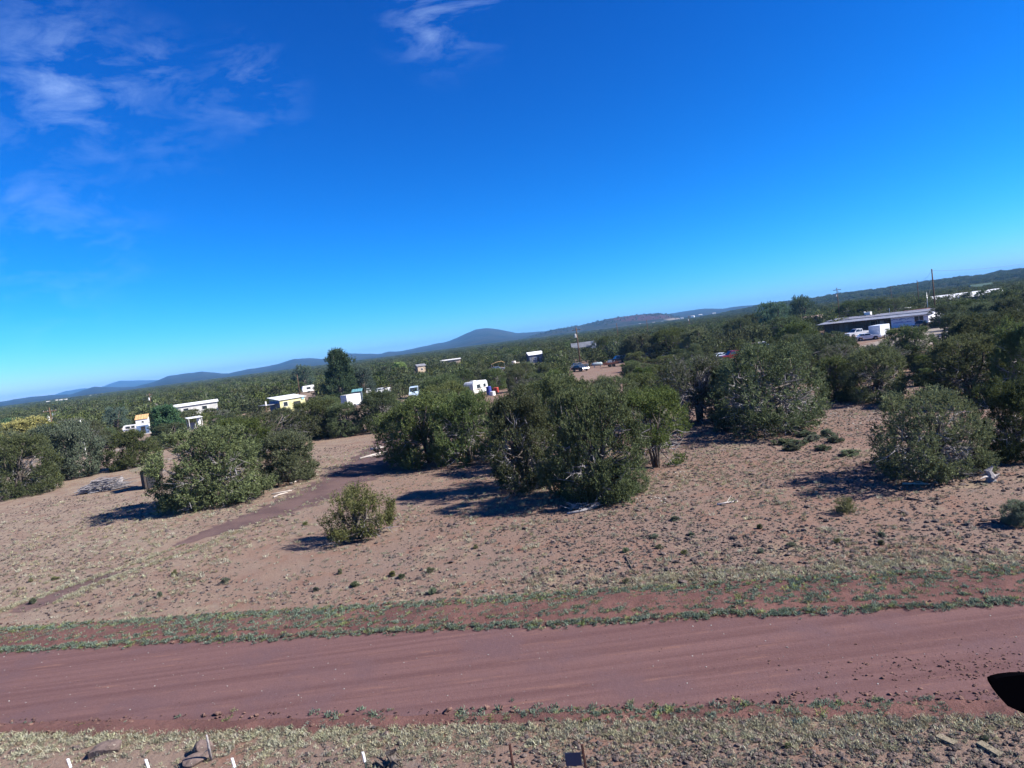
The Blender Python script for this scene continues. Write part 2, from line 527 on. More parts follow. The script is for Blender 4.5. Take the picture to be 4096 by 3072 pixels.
# ------------------------------------------------------------------ geometry-node scatter (only for uncountable stuff)
def scatter(name, metas, pts, rot, scl, idx, parent=None):
    """metas: list of meshes; one object whose points carry instances"""
    col = bpy.data.collections.new(name + '_kinds')
    for i, me in enumerate(metas):
        col.objects.link(bpy.data.objects.new('%s_kind_%02d' % (name, i), me))
    me = bpy.data.meshes.new(name)
    n = len(pts)
    me.vertices.add(n)
    me.vertices.foreach_set('co', np.asarray(pts, np.float32).ravel())
    for an, tp, dat, key in (('rot', 'FLOAT_VECTOR', rot, 'vector'), ('scl', 'FLOAT_VECTOR', scl, 'vector'), ('idx', 'INT', idx, 'value')):
        a = me.attributes.new(an, tp, 'POINT')
        a.data.foreach_set(key, np.asarray(dat, np.int32 if tp == 'INT' else np.float32).ravel())
    o = bpy.data.objects.new(name, me)
    C.objects.link(o)
    o.parent = parent
    ng = bpy.data.node_groups.new(name + '_scatter', 'GeometryNodeTree')
    ng.interface.new_socket('Geometry', in_out='INPUT', socket_type='NodeSocketGeometry')
    ng.interface.new_socket('Geometry', in_out='OUTPUT', socket_type='NodeSocketGeometry')
    gi = ng.nodes.new('NodeGroupInput'); go = ng.nodes.new('NodeGroupOutput')
    ip = ng.nodes.new('GeometryNodeInstanceOnPoints')
    ci = ng.nodes.new('GeometryNodeCollectionInfo')
    ci.inputs['Collection'].default_value = col
    ci.inputs['Separate Children'].default_value = True
    ci.inputs['Reset Children'].default_value = True
    def na(nm, tp):
        q = ng.nodes.new('GeometryNodeInputNamedAttribute')
        q.data_type = tp
        q.inputs['Name'].default_value = nm
        return q.outputs['Attribute']
    er = ng.nodes.new('FunctionNodeEulerToRotation')
    L = ng.links.new
    L(na('rot', 'FLOAT_VECTOR'), er.inputs[0])
    L(gi.outputs[0], ip.inputs['Points'])
    L(ci.outputs[0], ip.inputs['Instance'])
    ip.inputs['Pick Instance'].default_value = True
    L(na('idx', 'INT'), ip.inputs['Instance Index'])
    L(er.outputs[0], ip.inputs['Rotation'])
    L(na('scl', 'FLOAT_VECTOR'), ip.inputs['Scale'])
    L(ip.outputs[0], go.inputs[0])
    md = o.modifiers.new('scatter', 'NODES')
    md.node_group = ng
    return o

# ------------------------------------------------------------------ setting: ground, road, path
ROADA = math.atan(-.187)
ru = Vector((math.cos(ROADA), math.sin(ROADA), 0)); rv = Vector((-math.sin(ROADA), math.cos(ROADA), 0))
RV0, RV1, VV1 = 15.25, 20.05, 22.75     # near road edge, far road edge, far edge of the verge
def road_v(x, y): return x * rv.x + y * rv.y
def road_u(x, y): return x * ru.x + y * ru.y
def rp_(u, v, z=0): p = ru * u + rv * v; return (p.x, p.y, z)
def wob(u, seed, amp):
    return amp * (.5 * math.sin(u * .31 + seed) + .3 * math.sin(u * .9 + seed * 2.3) + .2 * math.sin(u * 2.7 + seed * 4.1) + .18 * math.sin(u * 6.3 + seed * 1.7))

def build_ground():
    rad = [0, 2, 6, 12, 20, 30, 45, 70, 110, 180, 300, 500, 900, 1600, 3000, 6000, 9000, 13000]
    n = 120
    v = [(0, 0, 0)]; f = []
    for r in rad[1:]:
        for j in range(n):
            a = 2 * math.pi * j / n
            v.append((r * math.cos(a), r * math.sin(a), 0))
    for j in range(n):
        f.append((0, 1 + j, 1 + (j + 1) % n))
    for i in range(len(rad) - 2):
        for j in range(n):
            a, b = 1 + i * n, 1 + (i + 1) * n
            f.append((a + j, b + j, b + (j + 1) % n, a + (j + 1) % n))
    mb = MB(); mb.v = v; mb.f = f
    return mb.build('ground', M['field'])
ground = tag(build_ground(), kind='structure')

def strip(name, mat, us, lo, hi, z, prof=None):
    mb = MB(); rows = 7 if prof else 2
    for u in us:
        a, b = lo(u), hi(u)
        for k in range(rows):
            t = k / (rows - 1)
            v = a + (b - a) * t
            zz = z + (prof(u, v, t) if prof else 0)
            mb.v.append(rp_(u, v, zz))
    for i in range(len(us) - 1):
        for k in range(rows - 1):
            o = i * rows + k
            mb.f.append((o, o + rows, o + rows + 1, o + 1))
    return tag(mb.build(name, mat, smooth=True), kind='structure')
us = [x * .2 for x in range(-500, 501)]
strip('road', M['road'], us, lambda u: RV0 + wob(u, 1, .13), lambda u: RV1 + wob(u, 4, .08), .008)
def vprof(u, v, t):
    return max(0, .09 * math.sin(math.pi * min(1, t * 1.02)) * (1 + .5 * wob(u, 9, .6)) + .02 * math.sin(u * 5 + v * 9) * math.sin(math.pi * t))
strip('verge', M['verge'], us, lambda u: RV1 + wob(u, 4, .08) - .05, lambda u: VV1 + wob(u, 7, .25) - .022 * max(0, -u), .004, vprof)
strip('verge', M['verge'], us, lambda u: RV0 - .55 + wob(u, 2.2, .2), lambda u: RV0 + wob(u, 1, .13) + .06, .004,
      lambda u, v, t: .05 * math.sin(math.pi * t) * (1 + wob(u, 5, .5)))

def ribbon(name, mat, px_pts, widths, z):
    pts = [G(*p) for p in px_pts]
    # resample
    P = []; Wd = []
    for i in range(len(pts) - 1):
        for k in range(12):
            t = k / 12
            P.append(pts[i].lerp(pts[i + 1], t)); Wd.append(widths[i] * (1 - t) + widths[i + 1] * t)
    P.append(pts[-1]); Wd.append(widths[-1])
    for _ in range(12):
        P = [P[0]] + [(P[i - 1] + P[i] * 2 + P[i + 1]) / 4 for i in range(1, len(P) - 1)] + [P[-1]]
    mb = MB()
    for i, p in enumerate(P):
        t = (P[min(i + 1, len(P) - 1)] - P[max(i - 1, 0)]).normalized()
        nrm = Vector((-t.y, t.x, 0))
        w = Wd[i] / 2
        a = w * (1 + .18 * math.sin(i * 1.3) + .12 * math.sin(i * 3.1)); b = w * (1 + .18 * math.sin(i * 1.7 + 2) + .12 * math.sin(i * 2.9))
        mb.v += [(p + nrm * a)[:2] + (z,), (p - nrm * b)[:2] + (z,)]
    for i in range(len(P) - 1):
        mb.f.append((2 * i, 2 * i + 2, 2 * i + 3, 2 * i + 1))
    return tag(mb.build(name, mat), kind='structure')
PATH = [(1600, 1740), (1545, 1800), (1440, 1890), (1290, 1965), (1090, 2050), (890, 2115), (700, 2185)]
ribbon('path', M['path'], PATH, [4.6, 5.2, 5.4, 5.0, 4.0, 2.4, .6], .010)
PATH2 = [(850, 2150), (640, 2235), (420, 2310), (200, 2390), (30, 2470)]
ribbon('path', M['path'], [(470, 2290), (330, 2345), (180, 2400), (60, 2450)], [.8, 2.6, 2.4, .6], .009)
# pale gravel yards between the trees
ribbon('driveway', M['drive'], [(3480, 1400), (3560, 1392), (3660, 1360), (3720, 1330), (3790, 1300)], [9, 12, 14, 12, 8], .012)
ribbon('driveway', M['drive'], [(380, 1815), (440, 1805), (520, 1790)], [3, 3, 3], .012)

# ------------------------------------------------------------------ hills
def smooth_noise(x, seed, octaves=((1, 1.0), (2.1, .5), (4.3, .25), (9.1, .13))):
    s = 0
    for k, a in octaves:
        s += a * math.sin(x * k + seed * (1.7 + k)) * math.cos(x * k * .61 + seed * 2.9)
    return s
def hill(name, prof, Rr, front, back, mat, rough=1.0, power=1.5, nseg=420, rows=16, serr=0.0):
    xs = [p[0] for p in prof]; ys = [p[1] for p in prof]
    mb = MB()
    for i in range(nseg + 1):
        px = xs[0] + (xs[-1] - xs[0]) * i / nseg
        py = float(np.interp(px, xs, ys))
        d = ray(px, py); h = math.hypot(d.x, d.y)
        top = CH + Rr * d.z / h
        top += rough * smooth_noise(px * .03, 3) * 1.5
        jag = serr * random.uniform(-1, 1)
        ax, ay = d.x / h, d.y / h
        for k in range(rows + 1):
            t = k / rows
            if t <= .75:
                q = t / .75
                r = Rr - front * (1 - q)
                z = top * q ** power + rough * 6 * smooth_noise(px * .012 + q * 3, 5 + q * 2) * math.sin(math.pi * q) * (top / 200 + .15)
                z -= 2 * (1 - q)
                if q == 1: z += jag
            else:
                q = (t - .75) / .25
                r = Rr + back * q
                z = top * (1 - q) - 2 * q
            mb.v.append((ax * r, ay * r, z))
    n = rows + 1
    for i in range(nseg):
        for k in range(rows):
            o = i * n + k
            mb.f.append((o, o + n, o + n + 1, o + 1))
    tag(mb.build(name, mat, smooth=True), kind='structure')
    vv = np.array(mb.v).reshape(nseg + 1, n, 3)
    def sample(rg, m):
        i = rg.integers(0, nseg, m); f = rg.random(m)[:, None]
        k0 = int(rows * .3); k1 = int(rows * .75)
        q = k0 + (k1 - k0) * np.sqrt(rg.random(m)); k = np.minimum(q.astype(int), k1 - 1); g = (q - k)[:, None]
        a = vv[i, k] * (1 - f) + vv[i + 1, k] * f; b = vv[i, k + 1] * (1 - f) + vv[i + 1, k + 1] * f
        return a * (1 - g) + b * g
    return sample

MAIN = [(-900, 1712), (-500, 1668), (-200, 1630), (0, 1606), (134, 1586), (217, 1581), (282, 1577), (351, 1555), (380, 1545), (470, 1549), (542, 1545), (615, 1528), (669, 1505),
        (723, 1498), (805, 1486), (881, 1493), (917, 1492), (989, 1477), (1062, 1465), (1116, 1455), (1170, 1436), (1242, 1434), (1308, 1437), (1362, 1414),
        (1423, 1413), (1519, 1416), (1555, 1405), (1610, 1404), (1689, 1386), (1791, 1367), (1834, 1348), (1899, 1319), (1950, 1311), (2008, 1320),
        (2062, 1331), (2123, 1328), (2200, 1324), (2400, 1300), (2668, 1256), (2751, 1243), (2823, 1235), (2900, 1234), (2953, 1225), (3062, 1216), (3300, 1192),
        (3700, 1136), (4096, 1086), (4700, 1006), (5200, 940)]
FARM = [(-700, 1690), (-100, 1618), (120, 1592), (217, 1580), (265, 1563), (330, 1554), (400, 1548), (440, 1535), (475, 1524), (540, 1521), (600, 1521), (640, 1520), (760, 1530), (1000, 1500), (1300, 1462)]
sx = atd(1100, 5200)
cc = atd(1100, 4300); cc = cc * (3200 / cc.length)
hm_main = hill_mat('wooded_ridge', (0.0140, 0.0175, 0.0126), (0.0406, 0.0350, 0.0252), spot=[((cc.x, cc.y, 12), (150, 260, 60), (0.1540, 0.1155, 0.0945))], sc=.010)
hm_far = hill_mat('far_mountain', (0.0210, 0.0252, 0.0210), (0.0455, 0.0420, 0.0350), sc=.004)
hill('hill', FARM, 10500, 3000, 1800, hm_far, 2)
hill('hill', MAIN, 5600, 3300, 1700, hm_main, 1.5, 1.9, serr=.9)
MESA = [(2060, 1362), (2140, 1340), (2208, 1319), (2317, 1303), (2371, 1289), (2462, 1270), (2534, 1261), (2600, 1254), (2639, 1251), (2670, 1258), (2740, 1272), (2830, 1276), (2960, 1262)]
mc = atd(2555, 3050); mc2 = atd(2720, 2700)
hm_mesa = hill_mat('mesa_slope', (0.0182, 0.0224, 0.0133), (0.0490, 0.0420, 0.0280),
                   spot=[((mc.x, mc.y, 18), (150, 420, 46), (.062, .030, .027)), ((mc2.x, mc2.y, 3), (150, 250, 14), (.17, .14, .11))], sc=.012)
mesa_pts = hill('hill', MESA, 3300, 900, 700, hm_mesa, .8, 1.0, serr=1.5, nseg=500)
PLAT = [(2800, 1275), (2950, 1246), (3062, 1221), (3242, 1199), (3387, 1176), (3500, 1163), (3585, 1150), (3658, 1139), (3766, 1123), (3911, 1109), (4019, 1090), (4096, 1081), (4400, 1040), (4900, 970), (5400, 905)]
hm_plat = hill_mat('wooded_plateau', (0.0182, 0.0238, 0.0126), (0.0525, 0.0490, 0.0294), sc=.03)
plat_pts = hill('hill', PLAT, 1900, 1000, 900, hm_plat, .5, 1.2, serr=1.3, nseg=900)

# ------------------------------------------------------------------ trees
def kites(p, d, l, w, rg):
    """leaf kites at points p along unit dirs d"""
    n = len(p)
    r = rg.normal(size=(n, 3))
    s = np.cross(d, r); s /= np.linalg.norm(s, axis=1, keepdims=True) + 1e-9
    nn = np.cross(d, s)
    mid = p + d * (l * .5)[:, None] + nn * (l * .08)[:, None]
    v = np.stack([p, mid + s * (w / 2)[:, None], p + d * l[:, None], mid - s * (w / 2)[:, None]], 1).reshape(-1, 3)
    q = np.arange(4 * n).reshape(-1, 4)
    return v, q

def unit(a): return a / (np.linalg.norm(a, axis=-1, keepdims=True) + 1e-9)

def juniper(seed, H=5.0, Rw=2.8, lobes=60, tufts=30, leaves=17, low=.03, flat=.35, ll=(.09, .18), sprig=.40, cone=0, skirt=.35, gap=.0, upright=.7, lobe=(.065, .17), dead=150, stems=5, inner=20, fill=.6):
    """returns crown arrays, trunk builder, deadwood builder"""
    rg = np.random.default_rng(seed)
    lobes = int(lobes * 1.2)
    az = rg.uniform(0, 2 * np.pi, lobes)
    az = np.sort(az)
    t = low + (1 - low) * rg.beta(1.05, 1.05, lobes) * .97
    ph = rg.uniform(0, 6.28, 4)
    irr = 1 + .20 * np.sin(az * 2 + ph[0]) + .12 * np.sin(az * 3 + ph[1]) + .08 * np.sin(az * 5 + ph[2])
    prof = np.where(t > flat, np.sqrt(np.clip(1 - ((t - flat) / (1.04 - flat)) ** 2, 0.02, 1)), .88 + .12 * t / flat)
    if cone:
        prof = np.where(t > flat, np.clip(1 - (t - flat) / (1.05 - flat), .03, 1) ** cone, .62 + .38 * t / flat)
    rr = Rw * prof * irr * rg.uniform(.60, 1.0, lobes)
    c = np.stack([rr * np.cos(az), rr * np.sin(az), t * H * .9], 1)
    ns = int(lobes * skirt)
    if ns:
        a2 = rg.uniform(0, 2 * np.pi, ns); r2 = Rw * rg.uniform(.45, .88, ns) * (1 + .2 * np.sin(a2 * 2 + ph[0]))
        c = np.concatenate([c, np.stack([r2 * np.cos(a2), r2 * np.sin(a2), H * rg.uniform(.03, .2, ns)], 1)])
    k = inner
    ci = np.stack([rg.normal(0, Rw * .28, k), rg.normal(0, Rw * .28, k), rg.uniform(.35, .92, k) * H * .92], 1)
    c = np.concatenate([c, ci])
    lr = rg.uniform(lobe[0], lobe[1], len(c)) * (Rw + H * .5) / 2 * 1.25
    V = []; Q = []; T = []; off = 0
    ctr = np.array([0, 0, H * .38])
    for i in range(len(c)):
        out = unit(c[i] - ctr)
        n = int(tufts * (lr[i] / lr.mean()) ** 1.6)
        d = unit(rg.normal(size=(n * 2, 3)))
        d = d[(d @ out > -.35)][:n]
        if gap:
            d = d[rg.random(len(d)) > gap]
        n = len(d)
        if n == 0: continue
        tp = c[i] + d * (lr[i] * rg.uniform(fill, 1.12, n))[:, None] * np.array([1, 1, .8])
        ax = unit(d * .7 + np.array([0, 0, upright]) + rg.normal(0, .25, (n, 3)))
        tint = np.clip(rg.beta(2, 2, n) * .75 + .25 * rg.random(), 0, 1)
        along = rg.random(n * leaves)
        sl = np.repeat(rg.uniform(.6, 1.3, n) * sprig, leaves)
        axr = np.repeat(ax, leaves, 0)
        p = np.repeat(tp, leaves, 0) + axr * (along * sl)[:, None] + rg.normal(0, .022, (n * leaves, 3))
        dd = unit(axr * .75 + rg.normal(0, .55, (n * leaves, 3)))
        l = rg.uniform(ll[0], ll[1], n * leaves) * (1.15 - .5 * along)
        w = l * rg.uniform(.26, .42, n * leaves)
        v, q = kites(p, dd, l, w, rg)
        tt = np.repeat(np.repeat(tint, leaves) + rg.normal(0, .08, n * leaves), 4)
        V.append(v); Q.append(q + off); T.append(tt); off += len(v)
    V = np.concatenate(V); Q = np.concatenate(Q); T = np.clip(np.concatenate(T), 0, 1)
    V[:, 2] = np.maximum(V[:, 2], .04)
    tr = MB()
    order = rg.permutation(len(c))[:stems * 5]
    base = []
    for s_ in range(stems):
        a = 2 * math.pi * s_ / stems + rg.uniform(-.4, .4)
        lean = rg.uniform(.12, .45)
        b0 = Vector((.12 * math.cos(a), .12 * math.sin(a), -.15))
        b1 = Vector((Rw * lean * .35 * math.cos(a), Rw * lean * .35 * math.sin(a), H * .22))
        b2 = Vector((Rw * lean * 1.0 * math.cos(a), Rw * lean * 1.0 * math.sin(a), H * .5))
        b3 = Vector((Rw * lean * 1.3 * math.cos(a + .4), Rw * lean * 1.3 * math.sin(a + .4), H * .82))
        r0 = rg.uniform(.09, .16) * H / 5
        tr.tube([b0, b1, b2, b3], [r0 * 1.25, r0, r0 * .6, r0 * .2], 7)
        base.append((b1, b2))
    for j, i in enumerate(order):
        b1, b2 = base[j % stems]
        tgt = Vector(c[i])
        st = b1.lerp(b2, rg.uniform(0, 1))
        md = st.lerp(tgt, .5) + Vector(rg.normal(0, .15, 3))
        tr.tube([st, md, tgt], [.045, .032, .012], 5)
    dw = MB()
    for j in range(dead):
        i = rg.integers(len(c))
        a0 = Vector(c[i]) * rg.uniform(.35, .8)
        dirv = (Vector(c[i]) - Vector((0, 0, H * .3)))
        dirv.z *= .35
        dirv = dirv.normalized() + Vector(rg.normal(0, .35, 3))
        l = rg.uniform(.35, .95)
        mid = a0 + dirv * l * .55 + Vector(rg.normal(0, .12, 3))
        end = a0 + dirv * l + Vector(rg.normal(0, .16, 3))
        for p in (a0, mid, end): p.z = max(p.z, .1)
        dw.tube([a0, mid, end], [.032, .022, .008], 4, False)
        for _ in range(3):
            e2 = mid + (dirv + Vector(rg.normal(0, .7, 3))) * l * .4
            e2.z = max(e2.z, .08)
            dw.tube([mid, e2], [.014, .005], 3, False)
    return V, Q, T, tr, dw

def tree_kind(name, matl, H, Rw, seed, bark='bark', deadmat='dead', **k):
    V, Q, T, tr, dw = juniper(seed, H, Rw, **k)
    kind = dict(H=H, R=Rw, crown=np_mesh(name + '_crown', V, Q, M[matl], T), trunk=tr.mesh(name + '_trunk', M[bark], True))
    # real extent of the crown, so that scaling by pixels is right
    kind['w'] = float(np.percentile(np.abs(V[:, 0]), 98)) * 2
    kind['h'] = float(np.percentile(V[:, 2], 99.7))
    kind['dead'] = dw.mesh(name + '_deadwood', M[deadmat], False) if dw.f else None
    return kind

KJ = [tree_kind('juniper_a', 'juniper', 5.0, 2.7, 1),
      tree_kind('juniper_b', 'juniper', 5.0, 3.0, 2, flat=.42, lobes=64, gap=.08),
      tree_kind('juniper_c', 'juniper', 5.0, 2.6, 3, low=.03, dead=190, lobes=60),
      tree_kind('juniper_d', 'juniper', 4.6, 2.9, 4, flat=.5, low=.06, lobes=62, gap=.1, dead=120),
      tree_kind('juniper_e', 'juniper', 5.0, 2.5, 5, low=.05, lobes=62),
      tree_kind('juniper_f', 'juniper', 4.8, 2.2, 6, low=.06, flat=.28, lobes=60, dead=30)]
KOPEN = tree_kind('open_juniper', 'juniper', 5.0, 2.4, 8, low=.36, flat=.62, lobes=44, dead=120, stems=4, gap=.12, skirt=.12)
KGREY = tree_kind('greyed_juniper', 'juniper_grey', 4.8, 2.7, 9, low=.22, flat=.55, lobes=46, dead=420, stems=6, gap=.42, skirt=.12)
KSPARSE = tree_kind('sparse_juniper', 'juniper', 4.6, 2.9, 10, low=.06, flat=.45, lobes=60, dead=300, gap=.3)
KBUSH = tree_kind('olive_bush', 'bush', 2.4, 1.45, 12, low=.05, flat=.55, lobes=38, tufts=15, leaves=14, ll=(.08, .16), upright=2.4, lobe=(.08, .17), dead=8, inner=14, sprig=.6, skirt=.25)
KSAGE = tree_kind('grey_green_shrub', 'sagebush', 3.6, 2.4, 13, low=.04, flat=.4, lobes=60, tufts=26, upright=.9, dead=30)
KPOP = tree_kind('poplar', 'poplar', 12.0, 2.6, 14, low=.08, flat=.25, cone=.75, lobes=80, tufts=22, leaves=12, ll=(.22, .42), upright=1.3, lobe=(.06, .12), dead=0, stems=3, sprig=.9, skirt=0)
KPALE = tree_kind('pale_tree', 'palegreen', 7.0, 2.6, 15, low=.15, flat=.4, lobes=40, tufts=15, leaves=11, ll=(.2, .4), upright=1.2, gap=.2, dead=0, stems=4, sprig=.8, lobe=(.08, .17), skirt=0)
KWILL = tree_kind('blue_green_tree', 'poplar', 6.0, 3.0, 16, low=.10, flat=.42, lobes=60, tufts=22, leaves=12, ll=(.2, .4), upright=.3, dead=0, sprig=.6)
KLIME = tree_kind('lime_tree', 'lime', 4.0, 1.9, 17, low=.12, flat=.45, lobes=50, tufts=20, leaves=12, ll=(.2, .36), dead=0)
KYEL = tree_kind('yellow_tree', 'yellow', 4.6, 2.3, 18, low=.10, flat=.45, lobes=56, tufts=20, leaves=12, ll=(.2, .36), dead=0)

def put_tree(kind, loc, h, w, rz, name, label, cat='tree', group=None):
    t = thing(name, label, cat, loc, 0, group)
    s = (w / kind['w'], w / kind['w'], h / kind['h'])
    inst(kind['trunk'], 'trunk', t, rot=(0, 0, rz), sc=s)
    inst(kind['crown'], 'crown', t, rot=(0, 0, rz), sc=s)
    if kind['dead']:
        tag(inst(kind['dead'], 'deadwood', t, rot=(0, 0, rz), sc=s), kind='stuff')
    return t
placed = []
def tree_px(kind, bx, by, hp, wp, label, name='juniper_tree', cat='tree', group=None, rz=None):
    p = G(bx, by)
    d = project(p)[2]
    h, w = hp * d / F, wp * d / F
    placed.append((p.x, p.y, w / 2))
    return put_tree(kind, p, h, w, random.uniform(0, 6.28) if rz is None else rz, name, label, cat, group)

# hand-placed trees: base pixel, height and crown width in pixels of the photograph
tree_px(KJ[0], 2400, 1992, 445, 430, 'large dense juniper at the front of the central clump')
tree_px(KJ[2], 2110, 1945, 400, 330, 'broad juniper with dead grey limbs, left half of the central clump')
tree_px(KJ[3], 2270, 1845, 350, 330, 'tall juniper at the back of the central clump', rz=1)
tree_px(KOPEN, 2625, 1868, 320, 285, 'open juniper with bare trunk at right of the central clump')
tree_px(KJ[5], 2470, 1985, 150, 220, 'low juniper sprout at the foot of the central clump')
tree_px(KJ[3], 1720, 1850, 275, 330, 'spreading juniper at the end of the cinder path')
tree_px(KJ[1], 1880, 1850, 285, 270, 'juniper between the path end and the central clump')
tree_px(KJ[4], 850, 2015, 312, 425, 'wide juniper beside the cinder path with the shed behind it')
tree_px(KJ[5], 1155, 1925, 200, 255, 'rounded juniper beside the cinder path with pale stick below')
tree_px(KJ[0], 985, 1850, 180, 270, 'juniper just behind the rounded juniper by the path')
tree_px(KJ[1], 80, 1975, 235, 330, 'juniper at the left edge in front of the grey-green shrub')
tree_px(KSAGE, 262, 1915, 225, 280, 'grey-green rounded shrub tree left of the brush pile')
tree_px(KJ[4], -60, 1900, 210, 260, 'juniper cut by the left edge of the picture')
tree_px(KJ[5], 540, 1868, 150, 160, 'small juniper above the brush pile')
tree_px(KBUSH, 1445, 2152, 215, 265, 'lone olive bush standing on the open field', 'olive_bush', 'bush')
tree_px(KGREY, 2800, 1685, 265, 310, 'grey half-bare juniper right of the central clump')
tree_px(KSPARSE, 3090, 1712, 345, 440, 'big juniper with bare lower limbs, rear edge of the right field')
tree_px(KJ[2], 2950, 1680, 250, 230, 'juniper between the grey half-bare one and the big bare-limbed one')
tree_px(KJ[5], 3345, 1600, 175, 160, 'small rounded dark juniper standing alone by pale rocks')
tree_px(KSPARSE, 3725, 1895, 345, 430, 'sprawling juniper in the right field with white stones at its foot', rz=2.0)
tree_px(KJ[2], 4060, 1835, 330, 300, 'juniper at the right edge behind the sprawling one')
tree_px(KJ[0], 3880, 1590, 250, 370, 'large bright-topped juniper above the sprawling one')
tree_px(KJ[1], 3520, 1600, 215, 260, 'juniper just right of the small rounded dark one')
tree_px(KJ[4], 3635, 1470, 165, 205, 'round juniper in front of the dark pickup')
tree_px(KJ[3], 3990, 1480, 235, 330, 'tall shaded juniper at right beside the gravel drive')
tree_px(KJ[0], 3830, 1440, 190, 150, 'dark shaded juniper right next to the gravel drive')
tree_px(KJ[2], 4110, 1600, 330, 260, 'dark juniper at the far right edge under the white vehicle')
tree_px(KJ[1], 3330, 1480, 150, 230, 'juniper in front of the left end of the long house')
tree_px(KGREY, 3490, 1500, 120, 230, 'greyish juniper below the white box trailer')
tree_px(KJ[4], 3195, 1420, 128, 160, 'juniper standing left of the long house')
tree_px(KJ[3], 2440, 1670, 165, 210, 'juniper behind the right half of the central clump')
tree_px(KJ[0], 2570, 1640, 150, 190, 'juniper below the white pickup in the clearing')
tree_px(KGREY, 2150, 1620, 110, 200, 'grey-topped juniper left of the junk clearing')
tree_px(KJ[5], 2250, 1650, 150, 190, 'juniper at the lower left corner of the junk clearing')
tree_px(KJ[3], 1790, 1690, 160, 220, 'juniper below the white camper trailer')
tree_px(KJ[1], 1530, 1720, 160, 190, 'juniper above the upper end of the cinder path')
tree_px(KJ[0], 1380, 1740, 130, 200, 'juniper below the teal shed')
tree_px(KJ[4], 1270, 1750, 150, 220, 'juniper right below the yellow house')
tree_px(KSPARSE, 1090, 1790, 150, 280, 'sparse greyish juniper below the yellow house')
tree_px(KJ[2], 690, 1760, 70, 150, 'low juniper below the white open shelter')
# taller broadleaf trees
tree_px(KPOP, 1372, 1607, 212, 105, 'tall dark poplar breaking the skyline left of centre', 'poplar_tree')
tree_px(KPALE, 1462, 1590, 130, 95, 'pale-leaved tree at the right side of the tall poplar', 'broadleaf_tree')
tree_px(KPALE, 1225, 1565, 108, 90, 'thin grey-leaved tree left of the tall poplar', 'broadleaf_tree')
tree_px(KLIME, 1608, 1520, 72, 62, 'bright lime-green round tree in the middle distance', 'broadleaf_tree')
tree_px(KYEL, 95, 1830, 155, 200, 'yellow-green tree at the left, larger of two', 'broadleaf_tree')
tree_px(KYEL, 190, 1790, 110, 80, 'yellow-green tree at the left, smaller of two', 'broadleaf_tree')
tree_px(KWILL, 30, 1800, 125, 130, 'dark green broadleaf tree in the left corner behind the yellow one', 'broadleaf_tree')
tree_px(KWILL, 675, 1755, 135, 140, 'blue-green broadleaf tree beside the orange-roofed cabin', 'broadleaf_tree')
tree_px(KPALE, 470, 1730, 105, 90, 'pale green tree left of the orange-roofed cabin', 'broadleaf_tree')
tree_px(KPALE, 3095, 1330, 125, 110, 'tall green tree on the right skyline, left of two', 'broadleaf_tree')
tree_px(KPALE, 3215, 1310, 130, 105, 'tall green tree on the right skyline, right of two', 'broadleaf_tree')

for (bx_, by_, h_, w_, lab) in [(2560, 1440, 105, 135, 'tall juniper behind the white car in the clearing'), (2432, 1430, 85, 115, 'juniper directly behind the station wagon'),
        (2685, 1425, 112, 150, 'large juniper behind the white van in the clearing'), (2790, 1432, 120, 150, 'large dark juniper left of the pale blue-white car'), (2535, 1525, 80, 110, 'juniper at the right border of the junk clearing'),
        (2650, 1540, 82, 125, 'juniper below the white van in the clearing'), (2735, 1545, 100, 130, 'juniper below the orange barrel'), (2960, 1372, 100, 130, 'juniper above the red pickup'),
        (3145, 1372, 105, 135, 'juniper below the brown-roofed house'), (3020, 1335, 80, 110, 'distant juniper left of the two tall green skyline trees'), (3425, 1300, 98, 140, 'dark juniper behind the middle of the long house'),
        (3505, 1290, 92, 125, 'dark juniper behind the roof cooler end of the long house'), (3565, 1275, 80, 110, 'dark juniper left of the grey flat-roofed house'), (3790, 1305, 90, 120, 'juniper below the left part of the white-roofed barn'),
        (3890, 1310, 108, 140, 'juniper below the right part of the white-roofed barn'), (4040, 1335, 140, 130, 'large dark juniper left of the white van at right edge'), (3680, 1275, 60, 80, 'low juniper between the long house and the tall pole'),
        (2525, 1484, 42, 80, 'low juniper right of the rusty flatbed trailer'), (2572, 1492, 40, 85, 'low juniper below the white car in the clearing'), (2692, 1486, 50, 90, 'low juniper in front of the orange barrel'),
        (2612, 1490, 30, 60, 'smallest low juniper below the white van in the clearing'), (2752, 1470, 60, 95, 'juniper right of the orange barrel'), (768, 1690, 52, 100, 'juniper in front of the long white-roofed home'),
        (842, 1672, 40, 80, 'low juniper at the right end of the long white-roofed home'), (1130, 1690, 58, 110, 'juniper hiding the foot of the yellow house'), (640, 1800, 60, 110, 'low juniper below the orange-roofed cabin'), (2545, 1456, 48, 95, 'juniper hiding the wheels of the white car in the clearing'),
        (2612, 1472, 36, 80, 'low wide juniper left of the white van in the clearing'), (2668, 1462, 42, 90, 'low juniper right beside the white van in the clearing'), (2716, 1452, 55, 100, 'juniper just behind the orange barrel')]:
    tree_px(random.choice(KJ), bx_, by_, h_, w_, lab)

